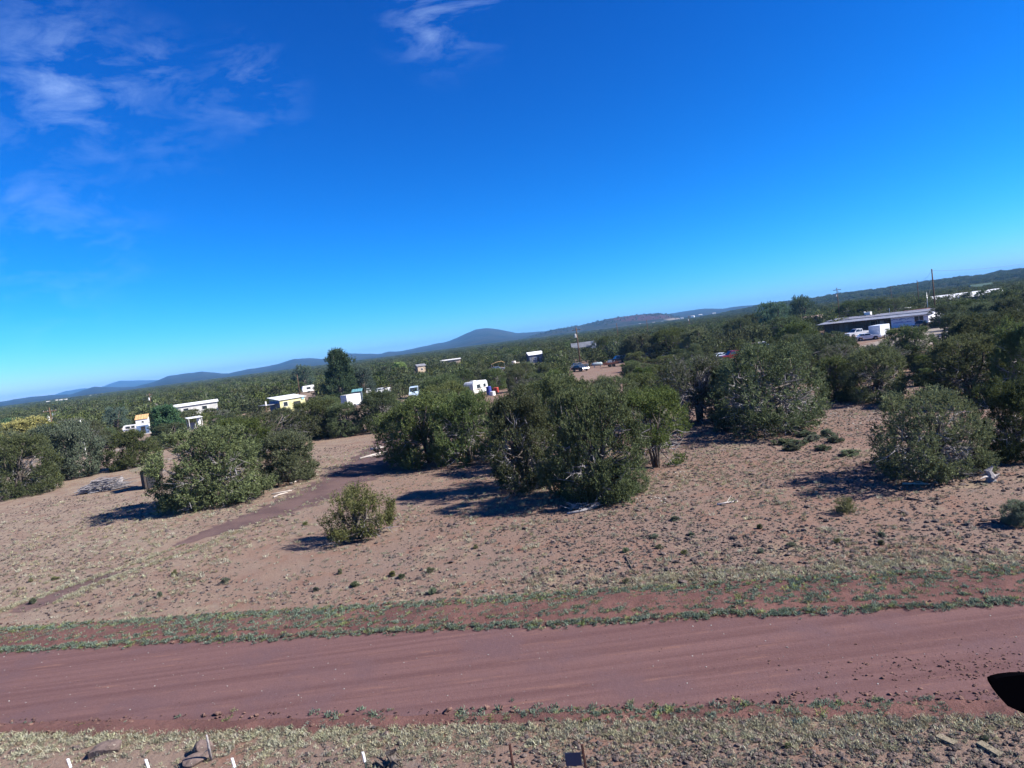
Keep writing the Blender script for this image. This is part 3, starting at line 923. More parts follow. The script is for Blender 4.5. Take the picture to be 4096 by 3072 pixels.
# ---------- what must stay visible: x0,y0,x1,y1 and how far off it is
KEEP = [(3270, 1232, 3740, 1345, 160), (3440, 1300, 3575, 1372, 135), (3640, 1255, 3830, 1410, 140), (3740, 1165, 3990, 1200, 290), (3715, 1075, 3745, 1200, 170),
        (3580, 1190, 3668, 1230, 220), (4050, 1200, 4096, 1245, 150), (3130, 1235, 3295, 1262, 220), (3333, 1225, 3360, 1255, 170),
        (2868, 1292, 2908, 1320, 200), (2845, 1378, 2900, 1415, 125), (2905, 1398, 2968, 1430, 120), (3012, 1345, 3078, 1378, 140),
        (2298, 1315, 2345, 1465, 176), (2280, 1468, 2480, 1550, 150), (2440, 1440, 2502, 1468, 165), (2565, 1425, 2660, 1465, 165), (2692, 1418, 2720, 1445, 160),
        (2280, 1352, 2395, 1395, 270), (2110, 1400, 2172, 1450, 230), (2048, 1432, 2080, 1452, 220), (1955, 1440, 2018, 1472, 200), (1765, 1428, 1845, 1450, 330),
        (1878, 1520, 1945, 1585, 118), (1940, 1515, 2030, 1580, 118), (1645, 1543, 1676, 1582, 130), (1453, 1545, 1565, 1570, 160), (1385, 1578, 1458, 1645, 125),
        (1075, 1583, 1240, 1650, 140), (705, 1600, 868, 1648, 175), (735, 1665, 818, 1720, 120), (505, 1660, 600, 1738, 137), (950, 1625, 1075, 1665, 135), (1208, 1548, 1262, 1575, 220),
        (1660, 1452, 1705, 1490, 280), (1180, 1495, 1205, 1585, 195), (596, 1560, 604, 1610, 240), (190, 1630, 215, 1690, 125), (318, 1680, 330, 1740, 88),
        (1310, 1390, 1490, 1570, 145), (1575, 1448, 1640, 1500, 200), (10, 1688, 230, 1780, 95), (540, 1620, 735, 1735, 100), (430, 1640, 510, 1710, 130),
        (3055, 1200, 3260, 1260, 230), (3340, 1145, 3356, 1195, 190), (380, 1790, 520, 1900, 70), (1280, 1745, 1560, 1860, 60), (1030, 1690, 1060, 1720, 100)]
def hides(x, y, h, w, d):
    bx, by, _ = project((x, y, 0))
    tx, ty, _ = project((x, y, h))
    hw = w / 2 * F / d
    x0, x1, y0, y1 = (bx + tx) / 2 - hw * .85, (bx + tx) / 2 + hw * .85, ty + 3, by
    for (a, b, c, e, dd) in KEEP:
        if d < dd * 1.06 + 2 and x0 < c and x1 > a and y0 < e and y1 > b:
            return True
    return False
FRONT = [(-800, 1990), (0, 1860), (350, 1800), (520, 1790), (700, 1780), (1300, 1760), (1500, 1720), (1650, 1740), (2200, 1740), (2600, 1650), (2850, 1600), (3300, 1520), (3600, 1530), (3900, 1560), (4096, 1560), (5000, 1500)]
ZX = [(-9999, 260, "above the yellow-green trees"), (260, 720, 'around the orange-roofed cabin'), (720, 1080, "around the white-roofed home"),
      (1080, 1320, 'behind the yellow house'), (1320, 1700, 'right of the tall poplar'), (1700, 2080, 'around the white camper trailer'), (2080, 2340, 'left of the junk clearing'),
      (2340, 2700, "around the clearing's white van"), (2700, 3100, "around the red pickup"), (3100, 3500, "left of the long house"),
      (3500, 9999, "around the white-roofed barn")]
ZD = [(0, 110, 'juniper in the near row '), (110, 200, 'juniper in the middle row '), (200, 9999, 'distant juniper ')]

cand = []
placed0 = list(placed)
def near_ok(x, y, r):
    for (a, b, c) in placed:
        if (a - x) ** 2 + (b - y) ** 2 < (c * .75 + r * .75) ** 2:
            return False
    return True
rt = np.random.default_rng(77)
for _ in range(9000):
    d = math.sqrt(rt.uniform(48 ** 2, 420 ** 2))
    a = rt.uniform(-R(41), R(41))
    x, y = d * math.sin(a), d * math.cos(a)
    bx, by, dep = project((x, y, 0))
    if dep <= 0 or bx < -250 or bx > 4350: continue
    if by > np.interp(bx, [p[0] for p in FRONT], [p[1] for p in FRONT]): continue
    h = rt.uniform(2.6, 5.2) if d < 200 else rt.uniform(3, 5.0)
    w = h * rt.uniform(.9, 1.3)
    if rt.random() > (1.0 if d < 160 else .55): continue
    if not near_ok(x, y, w / 2 * 1.1): continue
    ok = not hides(x, y, h, w, dep)
    if not ok:
        h *= .5; w *= .6
        if hides(x, y, h, w, dep): continue
    placed.append((x, y, w / 2))
    cand.append((dep, x, y, h, w, bx))
cand.sort()
n_named = max(0, 300 - len(placed0))
rest = cand[n_named:]
ORD = ['first', 'second', 'third', 'fourth', 'fifth', 'sixth', 'seventh', 'eighth', 'ninth', 'tenth', 'eleventh', 'twelfth', 'thirteenth', 'fourteenth', 'fifteenth',
       'sixteenth', 'seventeenth', 'eighteenth', 'nineteenth', 'twentieth']
def ORDN(i):
    return ORD[i] if i < 20 else ['twenty-first', 'twenty-second', 'twenty-third', 'twenty-fourth', 'twenty-fifth', 'twenty-sixth', 'twenty-seventh', 'twenty-eighth', 'twenty-ninth', 'thirtieth'][min(i - 20, 9)]
LOOK = {id(KSPARSE): 'twiggy sparse', id(KGREY): 'grey half-bare', id(KOPEN): 'open-crowned'}
rows = {}
for (dep, x, y, h, w, bx) in sorted(cand[:n_named], key=lambda c: c[5]):
    kind = random.choices(KJ + [KSPARSE, KGREY, KOPEN], [3, 3, 3, 3, 3, 3, 2, 1.3, 1])[0]
    zx = next(z[2] for z in ZX if z[0] <= bx < z[1]); zd = next(z[2] for z in ZD if z[0] <= dep < z[1])
    look = LOOK.get(id(kind)) or ('low' if h < 2.5 else 'mid-sized' if h < 3.9 else 'tall')
    rows.setdefault((look, zd, zx), []).append((kind, x, y, h, w))
for (look, zd, zx), lst in rows.items():
    for i, (kind, x, y, h, w) in enumerate(lst):
        if len(lst) == 1: lab = '%s %s%s' % (look, zd, zx)
        else: lab = '%s %s%s, %s from left' % (look, zd, zx, ORDN(i))
        put_tree(kind, (x, y, 0), h, w, random.uniform(0, 6.28), 'juniper_tree', lab, 'tree', 'junipers scattered through the woodland')

# far woodland, a mass nobody could count
def far_kind(seed):
    V, Q, T, tr, dw = juniper(seed, 4.2, 2.3, lobes=20, tufts=8, leaves=5, ll=(.4, .8), dead=0, stems=3, inner=6, lobe=(.2, .32), skirt=.2)
    return np_mesh('far_juniper_crown', V, Q, M['far_tree'], T)
FK = [far_kind(100 + i) for i in range(5)]
pts = []; scs = []
for (dep, x, y, h, w, bx) in rest:
    pts.append((x, y, 0)); scs.append((w / 4.6, w / 4.6, h / 4.2))
for lo, hi, n in ((300, 700, 6400), (700, 1600, 18500), (1600, 2700, 17000)):
    for _ in range(n):
        d = math.sqrt(rt.uniform(lo ** 2, hi ** 2)); a = rt.uniform(-R(52), R(54))
        x, y = d * math.sin(a), d * math.cos(a)
        if lo < 400:
            h = rt.uniform(2.6, 5); w = h * rt.uniform(.95, 1.3)
            if smooth_noise(x * .013 + 1, 4) + smooth_noise(y * .011, 9) < -.7 and d > 330: continue
            if d < 420 and (not near_ok(x, y, w / 2) or hides(x, y, h, w, d)): continue
        else:
            if smooth_noise(x * .004 + 3, 2) + smooth_noise(y * .003, 7) < -.75 and rt.random() < .75: continue
            h = rt.uniform(2.6, 5.2) * (1 if lo < 1500 else 1.3); w = h * rt.uniform(1, 1.5) * (1 if lo < 1500 else 1.5)
        pts.append((x, y, 0)); scs.append((w / 4.6, w / 4.6, h / 4.2))
for smp, m_, k0, k1 in ((mesa_pts, 420, 3, 6), (plat_pts, 6500, 3.5, 6.5)):   # trees standing on the mesa and the plateau
    for q in smp(rt, m_):
        h = rt.uniform(k0, k1); w = h * rt.uniform(1, 1.6)
        pts.append((q[0], q[1], q[2] - .4)); scs.append((w / 4.6, w / 4.6, h / 4.2))
pts = np.array(pts); scs = np.array(scs)
# stand the trees on the plateau slope where it rises out of the plain
o = scatter('woodland', FK, pts, np.stack([np.zeros(len(pts)), np.zeros(len(pts)), rt.uniform(0, 6.28, len(pts))], 1), scs, rt.integers(0, len(FK), len(pts)))
tag(o, 'distant juniper woodland covering the plain below the hills', 'woodland', kind='stuff')

# ------------------------------------------------------------------ buildings
WHITE = paint((.78, .78, .76), .5, var=.12, scale=1.2)
OFFW = paint((.62, .61, .58), .6, var=.2, scale=1.2)
ROOFW = paint((.80, .80, .79), .4, var=.08, scale=.7)
GREYR = paint((.36, .36, .37), .45, .3, var=.35, scale=.8)
DARKR = paint((.16, .17, .19), .6, var=.3, scale=.8)
BROWNR = paint((.20, .14, .115), .8, var=.3, scale=.8)
TAN = paint((.48, .38, .27), .8, var=.2)
YELL = paint((.62, .58, .30), .7, var=.3, scale=1.5)
BLUEW = paint((.13, .20, .34), .6, var=.25)
TEAL = paint((.14, .32, .33), .6, var=.3)
DWALL = paint((.20, .17, .15), .8, var=.3)
REDW = paint((.21, .085, .075), .75, var=.3)
GREYW = paint((.34, .36, .39), .7, var=.25)
DARK = paint((.025, .025, .03), .5, var=.3)
GLASS = paint((.03, .04, .05), .08, var=.2, spec=.7)
RUST = paint((.26, .10, .065), .8, var=.45, scale=6)
GREEN = paint((.05, .17, .10), .6, var=.3)
ORANGE = paint((.58, .36, .16), .7, var=.2)
STEEL = paint((.42, .43, .45), .35, .6, var=.25)
BLUE = paint((.04, .06, .30), .5, var=.2)
RED = paint((.42, .05, .04), .5, var=.25)
ORB = paint((.62, .17, .06), .6, var=.25)

def face(p):      # rotation that turns local -Y towards the camera
    return -math.atan2(p.x, p.y)

def corrugated(L, W_, z0, z1, pitch=.45, amp=.03, th=.05):
    """one roof plane: length along x, rising along +y from z0 to z1, with ribs running down the slope"""
    mb = MB()
    n = max(4, int(L / pitch) * 2)
    for i in range(n + 1):
        x = -L / 2 + L * i / n
        a = amp if i % 2 else 0
        mb.v += [(x, 0, z0 + a), (x, W_, z1 + a), (x, 0, z0 - th), (x, W_, z1 - th)]
    for i in range(n):
        o = 4 * i
        mb.f += [(o, o + 4, o + 5, o + 1), (o + 2, o + 3, o + 7, o + 6), (o, o + 2, o + 6, o + 4), (o + 1, o + 5, o + 7, o + 3)]
    mb.f += [(0, 1, 3, 2), (4 * n, 4 * n + 2, 4 * n + 3, 4 * n + 1)]
    return mb

def window(par, x, y, z, w, h, axis='y', fm=None, panes=1):
    """window set 2 cm proud of a wall; axis = wall normal"""
    fr = MB(); t = .06
    def bx(mb, a0, a1, z0, z1, o0, o1):
        if axis == 'y': mb.box(x + a0, x + a1, y + min(o0, o1), y + max(o0, o1), z0, z1)
        else: mb.box(x + min(o0, o1), x + max(o0, o1), y + a0, y + a1, z0, z1)
    sg = -1 if axis == 'y' else 1
    bx(fr, -w / 2 - t, w / 2 + t, z - t, z, sg * .04, -sg * .03); bx(fr, -w / 2 - t, w / 2 + t, z + h, z + h + t, sg * .04, -sg * .03)
    bx(fr, -w / 2 - t, -w / 2, z, z + h, sg * .04, -sg * .03); bx(fr, w / 2, w / 2 + t, z, z + h, sg * .04, -sg * .03)
    for k in range(1, panes):
        xx = -w / 2 + w * k / panes
        bx(fr, xx - .04, xx + .04, z, z + h, sg * .04, -sg * .03)
    wd = fr.build('window', fm or WHITE, par)
    for k in range(panes):
        g = MB(); a0 = -w / 2 + w * k / panes + (.045 if k else 0); a1 = -w / 2 + w * (k + 1) / panes - (.045 if k < panes - 1 else 0)
        bx(g, a0, a1, z, z + h, sg * .02, -sg * .02)
        g.build('pane', GLASS, wd)
    return wd
def door(par, x, y, w, h, mat, z=0):
    d = MB().box(x - w / 2, x + w / 2, y - .05, y + .03, z, z + h).build('door', mat, par)
    MB().box(x + w * .3, x + w * .38, y - .11, y - .052, z + h * .48, z + h * .54).build('handle', STEEL, d)

def cabin(name, label, p, rz, L, D, hw, hr, wm, rm, cat='house', over=.35, shed=False, wins=(), doors=(), corr=True, group=None):
    """small building: local x along the front, front face at y=-D/2; gable ridge along x, or single-pitch (shed)"""
    t = thing(name, label, cat, p, rz, group)
    w = MB()
    if shed:
        w.prism([(-D / 2, 0), (D / 2, 0), (D / 2, hw + hr), (-D / 2, hw)], -L / 2, L / 2, 'x')
    else:
        w.prism([(-D / 2, 0), (D / 2, 0), (D / 2, hw), (0, hw + hr), (-D / 2, hw)], -L / 2, L / 2, 'x')
    w.build('wall', wm, t)
    amp = .03 if corr else .004
    if shed:
        k = over * hr / D
        corrugated(L + 2 * over, D + 2 * over, hw - k + .08, hw + hr + k + .08, amp=amp).build('roof', rm, t, loc=(0, -D / 2 - over, 0))
    else:
        k = over * hr / (D / 2)
        f = corrugated(L + 2 * over, D / 2 + over, hw - k + .08, hw + hr + .08, amp=amp).build('roof', rm, t, loc=(0, -D / 2 - over, 0))
        corrugated(L + 2 * over, D / 2 + over, hw - k + .08, hw + hr + .075, amp=amp).build('roof', rm, t, loc=(0, D / 2 + over, 0), rot=(0, 0, math.pi))
    for (x, z, ww, hh, *pn) in wins:
        window(t, x, -D / 2, z, ww, hh, panes=pn[0] if pn else 1)
    for (x, ww, hh, mt) in doors:
        door(t, x, -D / 2, ww, hh, mt)
    return t

# --- long low house at right: shed roof behind, porch roof in front, unfinished white-wrapped end
pa, pb = atd(3283, 176), atd(3716, 157)
LH = (pb - pa).length
lh_rz = math.atan2(pb.y - pa.y, pb.x - pa.x)
mid = (pa + pb) / 2
t = thing('long_house', 'long low house with grey metal porch roof and white-wrapped right end', 'house', mid, lh_rz)
h2 = LH / 2
w0 = h2 - 8.2            # where the wrapped wall starts
MB().box(-h2, w0, 2.6, 9.5, 0, 2.75).build('wall', DWALL, t)
wrap, nt_, b_ = new_mat('printed_house_wrap')
tcn = N(nt_, 'ShaderNodeTexCoord')
mpn = N(nt_, 'ShaderNodeMapping'); mpn.inputs['Scale'].default_value = (.5, 1, 1.7)
nt_.links.new(tcn.outputs['Object'], mpn.inputs[0])
nz_ = noise(nt_, mpn.outputs[0], 1.6, 5, .6)
nt_.links.new(mixc(nt_, ramp(nt_, nz_, .56, .66), (.86, .88, .92), (.25, .33, .62)), b_.inputs['Base Color'])
b_.inputs['Roughness'].default_value = .6
ww = MB().prism([(0.0, 0), (9.5, 0), (9.5, 2.75), (0.0, 2.55)], w0 + .002, h2, 'x').build('wrapped_wall', wrap, t)
for k in range(3):          # blue arcs printed on the wrap
    x = w0 + .9 + k * 1.75
    pts_ = [(x + .75 * math.cos(a), -.03, 1.75 + .33 * math.sin(a)) for a in np.linspace(.1, math.pi - .1, 9)]
    MB().tube(pts_, [.06] * 9, 5).build('printed_mark', paint((.12, .18, .52), .7), ww)
MB().tube([(w0 + .5, -.025, 1.2), (w0 + 4.6, -.025, 1.22)], [.05, .05], 4).build('printed_mark', paint((.12, .18, .52), .7), ww)
window(t, h2 - 2.0, 0.0, 1.05, 1.9, 1.25, panes=2)
corrugated(LH + 1.2, 5.4, 2.62, 3.02, .7, .03).build('porch_roof', GREYR, t, loc=(0, -.9, 0))
rf = corrugated(LH - .4, 6.2, 3.16, 3.55, .7, .03).build('roof', paint((.30, .29, .30), .5, .3, var=.35, scale=.5), t, loc=(-.5, 4.2, 0))
MB().box(4.0, h2 - 3.2, 7.5, 9.9, 3.50, 3.62).build('patched_panel', RUST, rf)
MB().box(-h2 + .1, w0 + 6.5, 4.25, 4.34, 3.03, 3.15).build('fascia', OFFW, t)
cb = MB().box(-h2 + 8.0, -h2 + 9.5, 6.0, 7.2, 3.4, 4.35).build('roof_cooler', WHITE, rf)
MB().box(-h2 + 7.75, -h2 + 8.02, 6.1, 7.0, 4.2, 4.5).build('duct', OFFW, cb)
MB().tube([(1.2, 6.8, 3.4), (1.2, 6.8, 4.7)], [.09, .09], 8).build('vent_pipe', STEEL, rf)
for k in range(7):
    x = -h2 + 1.2 + k * (w0 + h2 - 2.0) / 6
    MB().box(x - .07, x + .07, -.62, -.48, 0, 2.60).build('porch_post', M['polewood'], t)
for x, wd_ in ((-h2 + 12.5, 1.7), (-h2 + 16.2, 1.5)):
    window(t, x, 2.6, .95, wd_, 1.2)
door(t, -h2 + 14.4, 2.6, .95, 2.05, OFFW)
door(t, -h2 + 5.0, 2.6, 2.2, 2.1, paint((.30, .29, .28), .7))
for x0, x1 in ((-h2 + 10.9, -h2 + 13.6), (-h2 + 15.0, w0 - .3)):
    r_ = MB().box(x0, x1, -.60, -.52, .95, 1.05).box(x0, x1, -.60, -.52, .2, .28).build('porch_rail', RUST, t)
    nb = int((x1 - x0) / .28)
    for j in range(nb):
        xx = x0 + (x1 - x0) * (j + .5) / nb
        MB().box(xx - .035, xx + .035, -.59, -.53, .28, .95).build('baluster', RUST, r_)

p = atd(3855, 290)
cabin('barn', 'long barn with bright white ribbed metal roof and dark red wall', p, face(p) + R(8), 27, 8, 2.5, 1.9, REDW, ROOFW, 'barn', over=.5,
      wins=[(9.5, 1.0, 1.5, 1.1), (-4, 1.0, 1.2, 1.0)], doors=[(3, 2.4, 2.3, DWALL)])
p = atd(3626, 225)
cabin('flat_roofed_house', 'small grey flat-roofed house behind the long house', p, face(p), 8.2, 6, 2.6, .15, GREYW, OFFW, shed=True, wins=[(2.2, 1.0, 1.3, 1.0, 2)], doors=[(-1.5, .9, 2, DARK)])
p = atd(3195, 225)
cabin('brown_roofed_house', 'house with low brown roof hidden behind tall trees', p, face(p) - R(6), 15, 8, 2.9, 1.3, BROWNR, BROWNR, wins=[(-3, 1, 1.3, 1), (3, 1, 1.3, 1)])
p = atd(3275, 218)
cabin('brown_gabled_shed', 'brown gable end poking up right of the brown-roofed house', p, face(p) + R(80), 4, 4.5, 2.7, 1.6, BROWNR, BROWNR, 'shed')
p = atd(3925, 520)
cabin('green_roofed_house', 'house with dark green roof near the skyline at far right', p, face(p) + R(25), 15, 9, 3.4, 2.6, GREYW, paint((.025, .075, .055), .7, var=.3), wins=[(0, 1.2, 1.4, 1.2)])
p = atd(2336, 275)
t = cabin('grey_roofed_house', 'house with dark slate roof and grey gable behind the near utility pole', p, face(p) + R(4), 9.5, 7, 2.5, 1.8, GREYW, DARKR, wins=[(-2, 1, 1.2, 1), (2, 1, 1.2, 1)])
MB().box(3.0, 4.7, -3.9, -3.4, 1.4, 4.3).build('gable_wall', paint((.33, .37, .42), .7), t)
p = atd(2141, 232)
cabin('white_roofed_cabin', 'cabin with white roof and blue-grey wall amid the trees', p, face(p) + R(14), 4.8, 4.4, 3.0, .9, paint((.16, .19, .26), .7), ROOFW, wins=[(-1.3, 1.1, .8, 1.2, 2)], doors=[(.7, .8, 2, DARK)])
p = atd(1805, 330)
cabin('mobile_home', 'pale tan mobile home in the middle distance', p, face(p) + R(3), 9.5, 4, 3.0, .4, TAN, OFFW, 'mobile home', wins=[(-2, 1.1, 1.4, .9), (2, 1.1, 1.4, .9)])
p = atd(1684, 285)
cabin('grey_roofed_shack', 'tiny tan shack with grey roof right of the lime-green tree', p, face(p) + R(20), 3.6, 3.4, 3.0, .7, TAN, GREYR, 'shack', wins=[(0, 1.1, .8, .8)])
p = atd(1155, 141)
t = cabin('yellow_house', 'small house with white metal roof, yellow wall and blue side', p, face(p) + R(24), 5.6, 5.2, 2.7, .55, YELL, ROOFW, shed=True, over=.3,
          wins=[(-1.6, 1.3, .9, .9)])
MB().box(-2.83, -2.80, -2.5, 2.5, .1, 2.6).build('side_panel', BLUEW, t)
door(t, .9, -2.6, 1.5, 2.0, DARK)
MB().box(2.0, 2.6, -2.72, -2.62, 2.2, 2.85).build('side_panel', paint((.30, .50, .55), .6), t)
lt = MB().box(-5.6, -2.85, -1.9, 2.0, 2.0, 2.08).build('lean_to_roof', GREYR, t)
for yy in (-1.8, 1.9):
    MB().box(-5.55, -5.43, yy - .06, yy + .06, 0, 2.0).build('post', M['polewood'], t)
MB().box(-5.65, -5.35, -2.1, -1.92, 2.0, 2.9).build('chimney', OFFW, t)
p = atd(788, 178)
cabin('white_roofed_home', 'long white-roofed mobile home above the open shelter at left', p, face(p) + R(2), 10.5, 4.2, 2.7, .5, OFFW, ROOFW, 'mobile home', wins=[(2, 1.1, 1.2, .9), (-2.5, 1.1, 1.2, .9)])
# open white shelter
p = atd(783, 122)
t = thing('open_shelter', 'open shelter with flat white roof and pale back wall at left', 'shelter', p, face(p) + R(12))
corrugated(2.6, 2.2, 2.25, 2.4).build('roof', ROOFW, t, loc=(0, -1.1, 0))
for x in (-1.1, 1.1):
    for y in (-.9, .9):
        MB().box(x - .05, x + .05, y - .05, y + .05, 0, 2.24).build('post', OFFW, t)
MB().box(.35, 1.02, -.2, -.12, .35, 2.1).build('side_panel', WHITE, t)
MB().box(-1.0, .3, .8, .86, .0, 1.3).build('back_panel', GREYW, t)
p = atd(578, 129)
t = cabin('orange_roofed_cabin', 'narrow two-tone cabin with orange roof and white upper wall', p, face(p) + R(-8), 2.1, 2.0, 2.9, .7, WHITE, ORANGE, 'cabin', over=.12, shed=True, wins=[(.2, 2.2, .3, .35)])
MB().box(-1.07, 1.07, -1.06, -1.005, 0, 1.7).build('lower_wall', BLUEW, t)
door(t, .1, -1.07, .7, 1.5, DARK)
MB().box(-1.3, 2.6, -1.6, -1.5, 0, .12).build('step', OFFW, t)
# white panel trailer and teal shed
p = atd(1408, 128)
t = thing('cargo_trailer', 'white boxy cargo trailer beside the teal shed', 'trailer', p, face(p) + R(35))
MB().box(-1.6, 1.6, -1.0, 1.0, .5, 2.5).build('body', WHITE, t)
MB().box(-1.62, 1.62, -1.02, 1.02, 2.5, 2.56).build('roof', OFFW, t)
MB().box(-1.55, 1.55, -1.03, -1.0, 1.4, 1.47).build('trim', OFFW, t)
for y in (-.95, .95):
    MB().tube([(0, y - .1, .33), (0, y + .1, .33)], [.33, .33], 14).build('wheel', DARK, t)
MB().tube([(1.6, 0, .5), (2.6, 0, .45)], [.05, .05], 6).build('tow_bar', STEEL, t)
p = atd(1436, 133)
cabin('teal_shed', 'small dark shed with teal roof edge left of the path trees', p, face(p) + R(-5), 1.8, 2.0, 2.7, .35, paint((.09, .12, .15), .7), TEAL, 'shed', over=.15, shed=True, wins=[(.2, 1.5, .5, .5)], doors=[(-.35, .5, 1.8, BLUEW)])
# plank lean-to under the juniper
p = G(620, 1950)
t = thing('lean_to_shed', 'dark wooden lean-to shed half inside the wide juniper by the path', 'shed', p, face(p) + R(10))
MB().prism([(-.75, 0), (.75, 0), (.75, 1.95), (-.75, 1.75)], 0, 1.5, 'y').build('wall', paint((.07, .055, .045), .9, var=.4), t)
MB().box(-.55, .1, -.04, -.003, .05, 1.6).build('door', DARK, t)
r_ = MB().prism([(-1.35, 1.68), (1.0, 2.0), (1.0, 2.07), (-1.35, 1.75)], -.35, 1.8, 'y').build('roof', M['board'], t)
for k in range(5):
    y = -.30 + k * .45
    MB().prism([(-1.5 - .1 * (k % 2), 1.74), (1.02, 2.075), (1.02, 2.115), (-1.5 - .1 * (k % 2), 1.78)], y, y + .3, 'y').build('roof_plank', M['board'], r_)
p = G(3343, 1345 - 70)
t = thing('water_tank', 'grey square tank on a stand behind the long house', 'tank', atd(3344, 190), 0)
MB().box(-.65, .65, -.65, .65, 2.6, 4.1).build('tank', GREYW, t)
MB().box(-.68, .68, -.68, .68, 4.1, 4.16).build('lid', GREYR, t)
for x in (-.55, .55):
    for y in (-.55, .55):
        MB().box(x - .06, x + .06, y - .06, y + .06, 0, 2.6).build('leg', STEEL, t)

# --- far houses, tiny on the slopes
hp = []
for px, py in [(2650, 1290), (2728, 1274), (2772, 1267), (2803, 1262), (2858, 1256), (2560, 1298), (2615, 1294)]:
    hp.append((px, 2500, py))
FAR_OBJ = bpy.data.meshes
def far_house(px, d, z, w, label, grp, wall, roof):
    p = atd(px, d); p.z = z
    t = thing('far_house', label, 'house', p, face(p) + random.uniform(-.5, .5), grp)
    MB().prism([(-w * .35, -2), (w * .35, -2), (w * .35, 2.8), (0, 4.2), (-w * .35, 2.8)], -w / 2, w / 2, 'x').build('wall', wall, t)
    MB().prism([(-w * .42, 2.75), (0, 4.45), (w * .42, 2.75), (0, 4.25)], -w / 2 - .4, w / 2 + .4, 'x').build('roof', roof, t)
    return t
hp.sort()
for i, (px, d, py) in enumerate(hp):
    dd = ray(px, py); hh = math.hypot(dd.x, dd.y)
    far_house(px, 2350, max(0, CH + 2350 * dd.z / hh), random.uniform(7, 12), 'tiny pale house below the red hill, %s from left' % ORDN(i), 'tiny houses below the red hill', random.choice([WHITE, OFFW, TAN]), random.choice([ROOFW, OFFW, GREYR]))
for i, (px, py) in enumerate([(195, 1618), (228, 1611), (245, 1611), (265, 1610), (362, 1592), (383, 1589)]):
    d = CH * F / max(8, py - hor(px))
    far_house(px, min(d, 1500), 1.5, random.uniform(4, 5.5), 'tiny pale house on the plain at far left, %s from left' % ORDN(i), 'tiny houses on the far left plain', TAN, OFFW)

